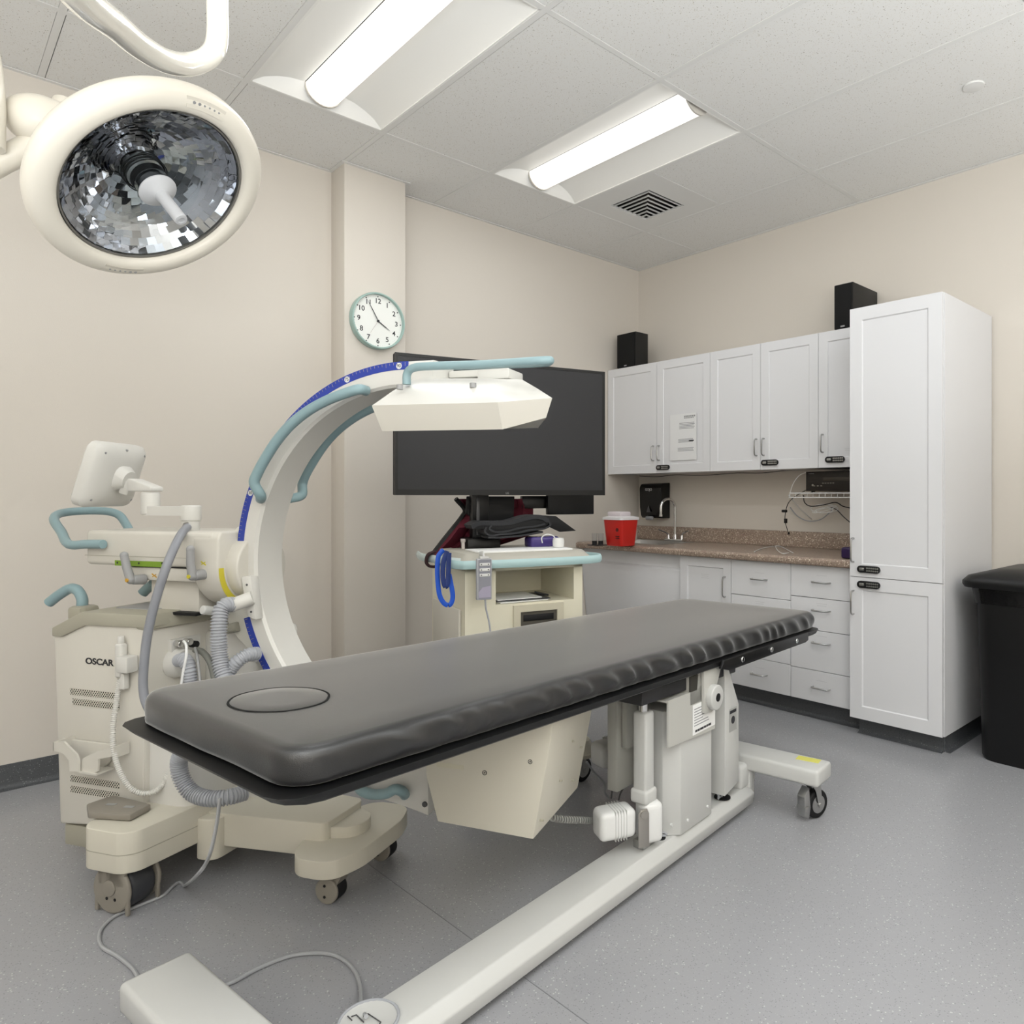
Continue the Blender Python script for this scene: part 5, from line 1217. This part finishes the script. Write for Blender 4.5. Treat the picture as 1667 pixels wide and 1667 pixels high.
# --- papers and pen on the shelf
zsf_ = zs0
for i, (dx, rot_, wx) in enumerate(((.02, .06, .22), (.04, -.05, .24), (.03, .02, .20))):
    c = kw((xs0+.02+wx/2, .12+.01*i, zsf_+.003+.0045*i)); tag(MB().box(c, (wx, .2, .003), 0, rot=K.yaw+rot_).build('paper_sheet', M_paper if i != 1 else M_dkgrey), ('bottom white paper lying on the cart shelf', 'dark folder between the papers on the cart shelf', 'top white paper on the cart shelf under the pen')[i], 'paper')
c = kw(K.on2(882, 966, .12)); m = MB(); m.tube([kw(K.on2(870, 964, .14)), kw(K.on2(893, 969, .12))], .005, 10); tag(m.build('pen', M_black), 'black pen lying on the papers in the cart shelf', 'pen')

# ================================================================== CLOCK on the column
cc_ = onY(612, 524, CY); RC = abs(onY(655, 524, CY).x-onY(569, 524, CY).x)/2
clk = thing('wall_clock', 'round wall clock with pale teal rim and white dial on the column', 'clock', (cc_.x, CY-.001, cc_.z))
cx_ = .0
M_rim = mat('mint_rim', 'a2bcb5', .35)
m = MB(); m.lathe([(RC-.001, .0), (RC, .004), (RC, .034), (RC-.003, .040), (RC-.009, .040), (RC-.011, .036), (RC-.011, .02), (0, .02), (0, 0)], (0, 0, 0), (0, -1, 0), 72); rim = m.build('rim', M_rim, clk)
m = MB(); m.cyl((0, -.021, 0), (0, -.0195, 0), RC-.011, seg=72); dial = m.build('dial', mat('dial_white', 'f0f1ec', .5), clk)
rd = RC-.012
for h in range(1, 13):
    a = math.pi/2-2*math.pi*h/12
    letters(str(h), .037, (.77*rd*math.cos(a), -.0215, .77*rd*math.sin(a)), (1, 0, 0), (0, 0, 1), M_print, dial, name='numeral', ext=.0006, bold=.0005)
    MB().cyl((.945*rd*math.cos(a), -.0218, .945*rd*math.sin(a)), (.945*rd*math.cos(a), -.021, .945*rd*math.sin(a)), .0034, seg=10).build('hour_dot', M_print, dial)
m = MB()
for k in range(60):
    if k % 5 == 0: continue
    a = 2*math.pi*k/60; m.cyl((.945*rd*math.cos(a), -.0215, .945*rd*math.sin(a)), (.945*rd*math.cos(a), -.021, .945*rd*math.sin(a)), .0008, seg=6)
m.build('minute_marks', M_grey, dial, kind='stuff')
def hand(nm, deg, L, w_, y, tail=.0, mm=M_dkgrey):
    a = math.radians(90-deg); d = Vector((math.cos(a), 0, math.sin(a))); n = Vector((-d.z, 0, d.x))
    P = [d*-tail+n*w_, d*L*.6+n*w_*.9, d*L+n*.0004, d*L-n*.0004, d*L*.6-n*w_*.9, d*-tail-n*w_]
    MB().prism([p+Vector((0, y, 0)) for p in P], (0, -.0008, 0)).build(nm, mm, clk)
hand('hour_hand', 122, rd*.58, .003, -.024); hand('minute_hand', -30, rd*.84, .0024, -.0255); hand('second_hand', 213, rd*.6, .0006, -.027, .0, mat('pale_hand', 'b8a8a4', .5))
MB().cyl((0, -.021, 0), (0, -.029, 0), .006, seg=20).build('hand_boss', M_print, clk)

# ================================================================== SURGICAL LIGHT
LC_ = atD(253.5, 306, 1.964); LN = Vector((.3426, -.5705, -.7464)).normalized()
sl = thing('surgical_light', 'big round cream surgical light with faceted mirror reflector and grey centre handle', 'surgical light', LC_)
M_lampw = mat('lamp_cream', 'e3ddd0', .3)
Z0 = Vector((0, 0, 0))
m = MB(); m.lathe([(.237, -.004), (.240, .012), (.246, .019), (.258, .022), (.275, .020), (.290, .012), (.299, .002), (.3015, -.012), (.300, -.028), (.290, -.045), (.27, -.07), (.22, -.11), (.15, -.14), (.07, -.155), (0, -.158)], Z0, LN, 96); sh = m.build('lamp_housing', M_lampw, sl, ang=60)
m = MB(); m.lathe([(.237, -.004), (.2375, -.02), (.232, -.02), (.230, -.002), (.2315, .004), (.236, .004)], Z0, LN, 96); m.build('inner_gasket', mat('gasket_grey', '6f6c66', .4), sh, ang=60)
q_ = LN.to_track_quat('Z', 'Y').to_matrix()
rnd = random.Random(3)
m = MB(); b = bmesh.new(); NR = 11
def bowl(t): r_ = .045+(.228-.045)*t; return r_, -.002-.115*(1-((r_)/.23)**2)**.9 if r_ < .23 else -.002
for i in range(NR):
    r0, z0 = bowl(i/NR); r1, z1 = bowl((i+1)/NR); ns = 12+int(4.6*i); off = rnd.random()
    for k in range(ns):
        a0 = 2*math.pi*(k+off)/ns; a1 = 2*math.pi*(k+1+off)/ns
        P = [Vector((r0*math.cos(a0), r0*math.sin(a0), z0)), Vector((r1*math.cos(a0), r1*math.sin(a0), z1)), Vector((r1*math.cos(a1), r1*math.sin(a1), z1)), Vector((r0*math.cos(a1), r0*math.sin(a1), z0))]
        c = sum(P, Vector())/4; j = Vector((rnd.gauss(0, 1), rnd.gauss(0, 1), rnd.gauss(0, 1)))*.03
        n = (P[2]-P[0]).cross(P[3]-P[1]).normalized(); 
        ax = n.cross(j); 
        P = [p+n*((p-c).dot(j)) for p in P]
        b.faces.new([b.verts.new(q_ @ p) for p in P])
m._add(b); m.build('reflector', mat('mirror_facets', 'c4c5ca', .03, metal=1), sh, ang=1)
m = MB(); m.lathe([(.2295, .000), (.2295, .002), (.12, .004), (0, .0045), (0, .0025), (.12, .002)], Z0, LN, 72); m.build('cover_glass', mat('cover_glass', 'e8eef0', .0, trans=1, ior=1.12), sh, ang=60)
def al(z): return LN*z
m = MB(); m.lathe([(.046, -.125), (.05, -.09), (.052, -.05), (.044, -.045), (.044, -.02), (.038, -.018), (.036, -.002), (0, -.002)], Z0, LN, 40); m.build('bulb_housing', mat('socket_chrome', '9c9c9c', .12, metal=1), sh)
m = MB()
for k in range(4): m.lathe([(.0525, -.085+.012*k), (.055, -.083+.012*k), (.0525, -.081+.012*k)], Z0, LN, 40)
m.lathe([(.045, -.043), (.0445, -.022)], Z0, LN, 40); m.build('socket_ring', M_blackm, sh)
m = MB(); m.lathe([(0, .005), (.046, .006), (.049, .009), (.049, .012), (.044, .016), (.03, .024), (.018, .032), (.0165, .045), (.0165, .125), (.0155, .129), (.009, .130), (.0085, .127), (0, .127)], Z0, LN, 40); m.build('sterile_handle', mat('handle_grey', 'bfc0c2', .4), sh)
# control panels on the rim
def rimpt(a, r_, z): return q_ @ Vector((r_*math.cos(a), r_*math.sin(a), z))
def rima(u, v_):   # angle on the rim seen at a pixel
    p = q_.inverted() @ (onP(u, v_, LC_, LN)-LC_); return math.atan2(p.y, p.x)
for nm, (u, v_) in (('control_panel', (330, 168)), ('control_panel', (193, 436))):
    a0 = rima(u, v_); secs = []
    for i in range(13):
        a = a0+(-.2+.4*i/12); secs.append([rimpt(a, .262, .0222), rimpt(a, .262, .0235), rimpt(a, .288, .0145), rimpt(a, .2875, .0125)])
    m = MB(); m.loft(secs); cpn_ = m.build(nm, mat('panel_cream', 'd6d0c3', .4), sh)
    for i in range(6):
        a = a0-.13+.26*i/5; c = rimpt(a, .276, .0193); MB().cyl(c-al(.001), c+al(.0012), .0026 if i < 4 else .004, seg=8).build('panel_key', M_grey, cpn_)
# knuckle and arms
def W2(u, v_, d): return atD(u, v_, d)-LC_
kc = W2(82, 200, 2.02)
m = MB(); m.tube([W2(22, 200, 2.0), W2(38, 197, 2.0), W2(60, 196, 2.0), W2(90, 197, 2.02), W2(125, 200, 2.04), W2(170, 215, 2.06)], lambda t: (.038+.03*math.sin(math.pi*min(1, t*1.3))**.8) if t < .75 else .055, 20, sm=4); m.build('knuckle', M_lampw, sl)
m = MB(); m.cyl(W2(104, 166, 2.08), W2(100, 190, 2.06), .03, bev=.01); m.build('pivot_cap', M_lampw, sl)
m = MB(); m.tube([W2(95, 215, 2.03), W2(55, 236, 2.0), W2(10, 258, 1.97), W2(-60, 290, 1.93), W2(-170, 300, 1.85)], .033, 18, sm=5); m.build('yoke_arm', M_lampw, sl)
q = W2(108, 236, 2.0); m = MB().box(q, (.028, .028, .022), .003, rot=TH); m.build('limit_stop', M_grey, sl)
m = MB(); m.tube([W2(-22, 240, 1.9), W2(-22, 205, 1.9), W2(-22, 160, 1.9), W2(-30, 90, 1.9), W2(-60, 0, 1.8), W2(-120, -150, 1.5), W2(-60, -200, 1.2)], .04, 18, sm=5); m.build('drop_arm', M_lampw, sl)
m = MB(); pts = [W2(354, -383, 1.70), W2(354, -100, 1.70), W2(354, 10, 1.70), W2(354, 55, 1.70), W2(348, 83, 1.69), W2(330, 99, 1.66), W2(300, 105, 1.6), W2(265, 97, 1.5), W2(225, 73, 1.38), W2(185, 40, 1.25), W2(140, 5, 1.12), W2(90, -50, 1.0), W2(20, -130, .95), W2(-60, -200, .98), W2(-120, -240, 1.1)]
top_ = pts[0]; top_ = Vector((top_.x, top_.y, CEIL-LC_.z)); pts[0] = top_
m.tube(pts, lambda t: .0235+.006*max(0, t-.35), 20, sm=6); m.build('suspension_tube', mat('tube_enamel', 'ebe6da', .12, coat=.5), sl)
m = MB(); m.cyl(top_, top_-Vector((0, 0, .05)), .07, bev=.01); m.build('ceiling_flange', M_lampw, sl)
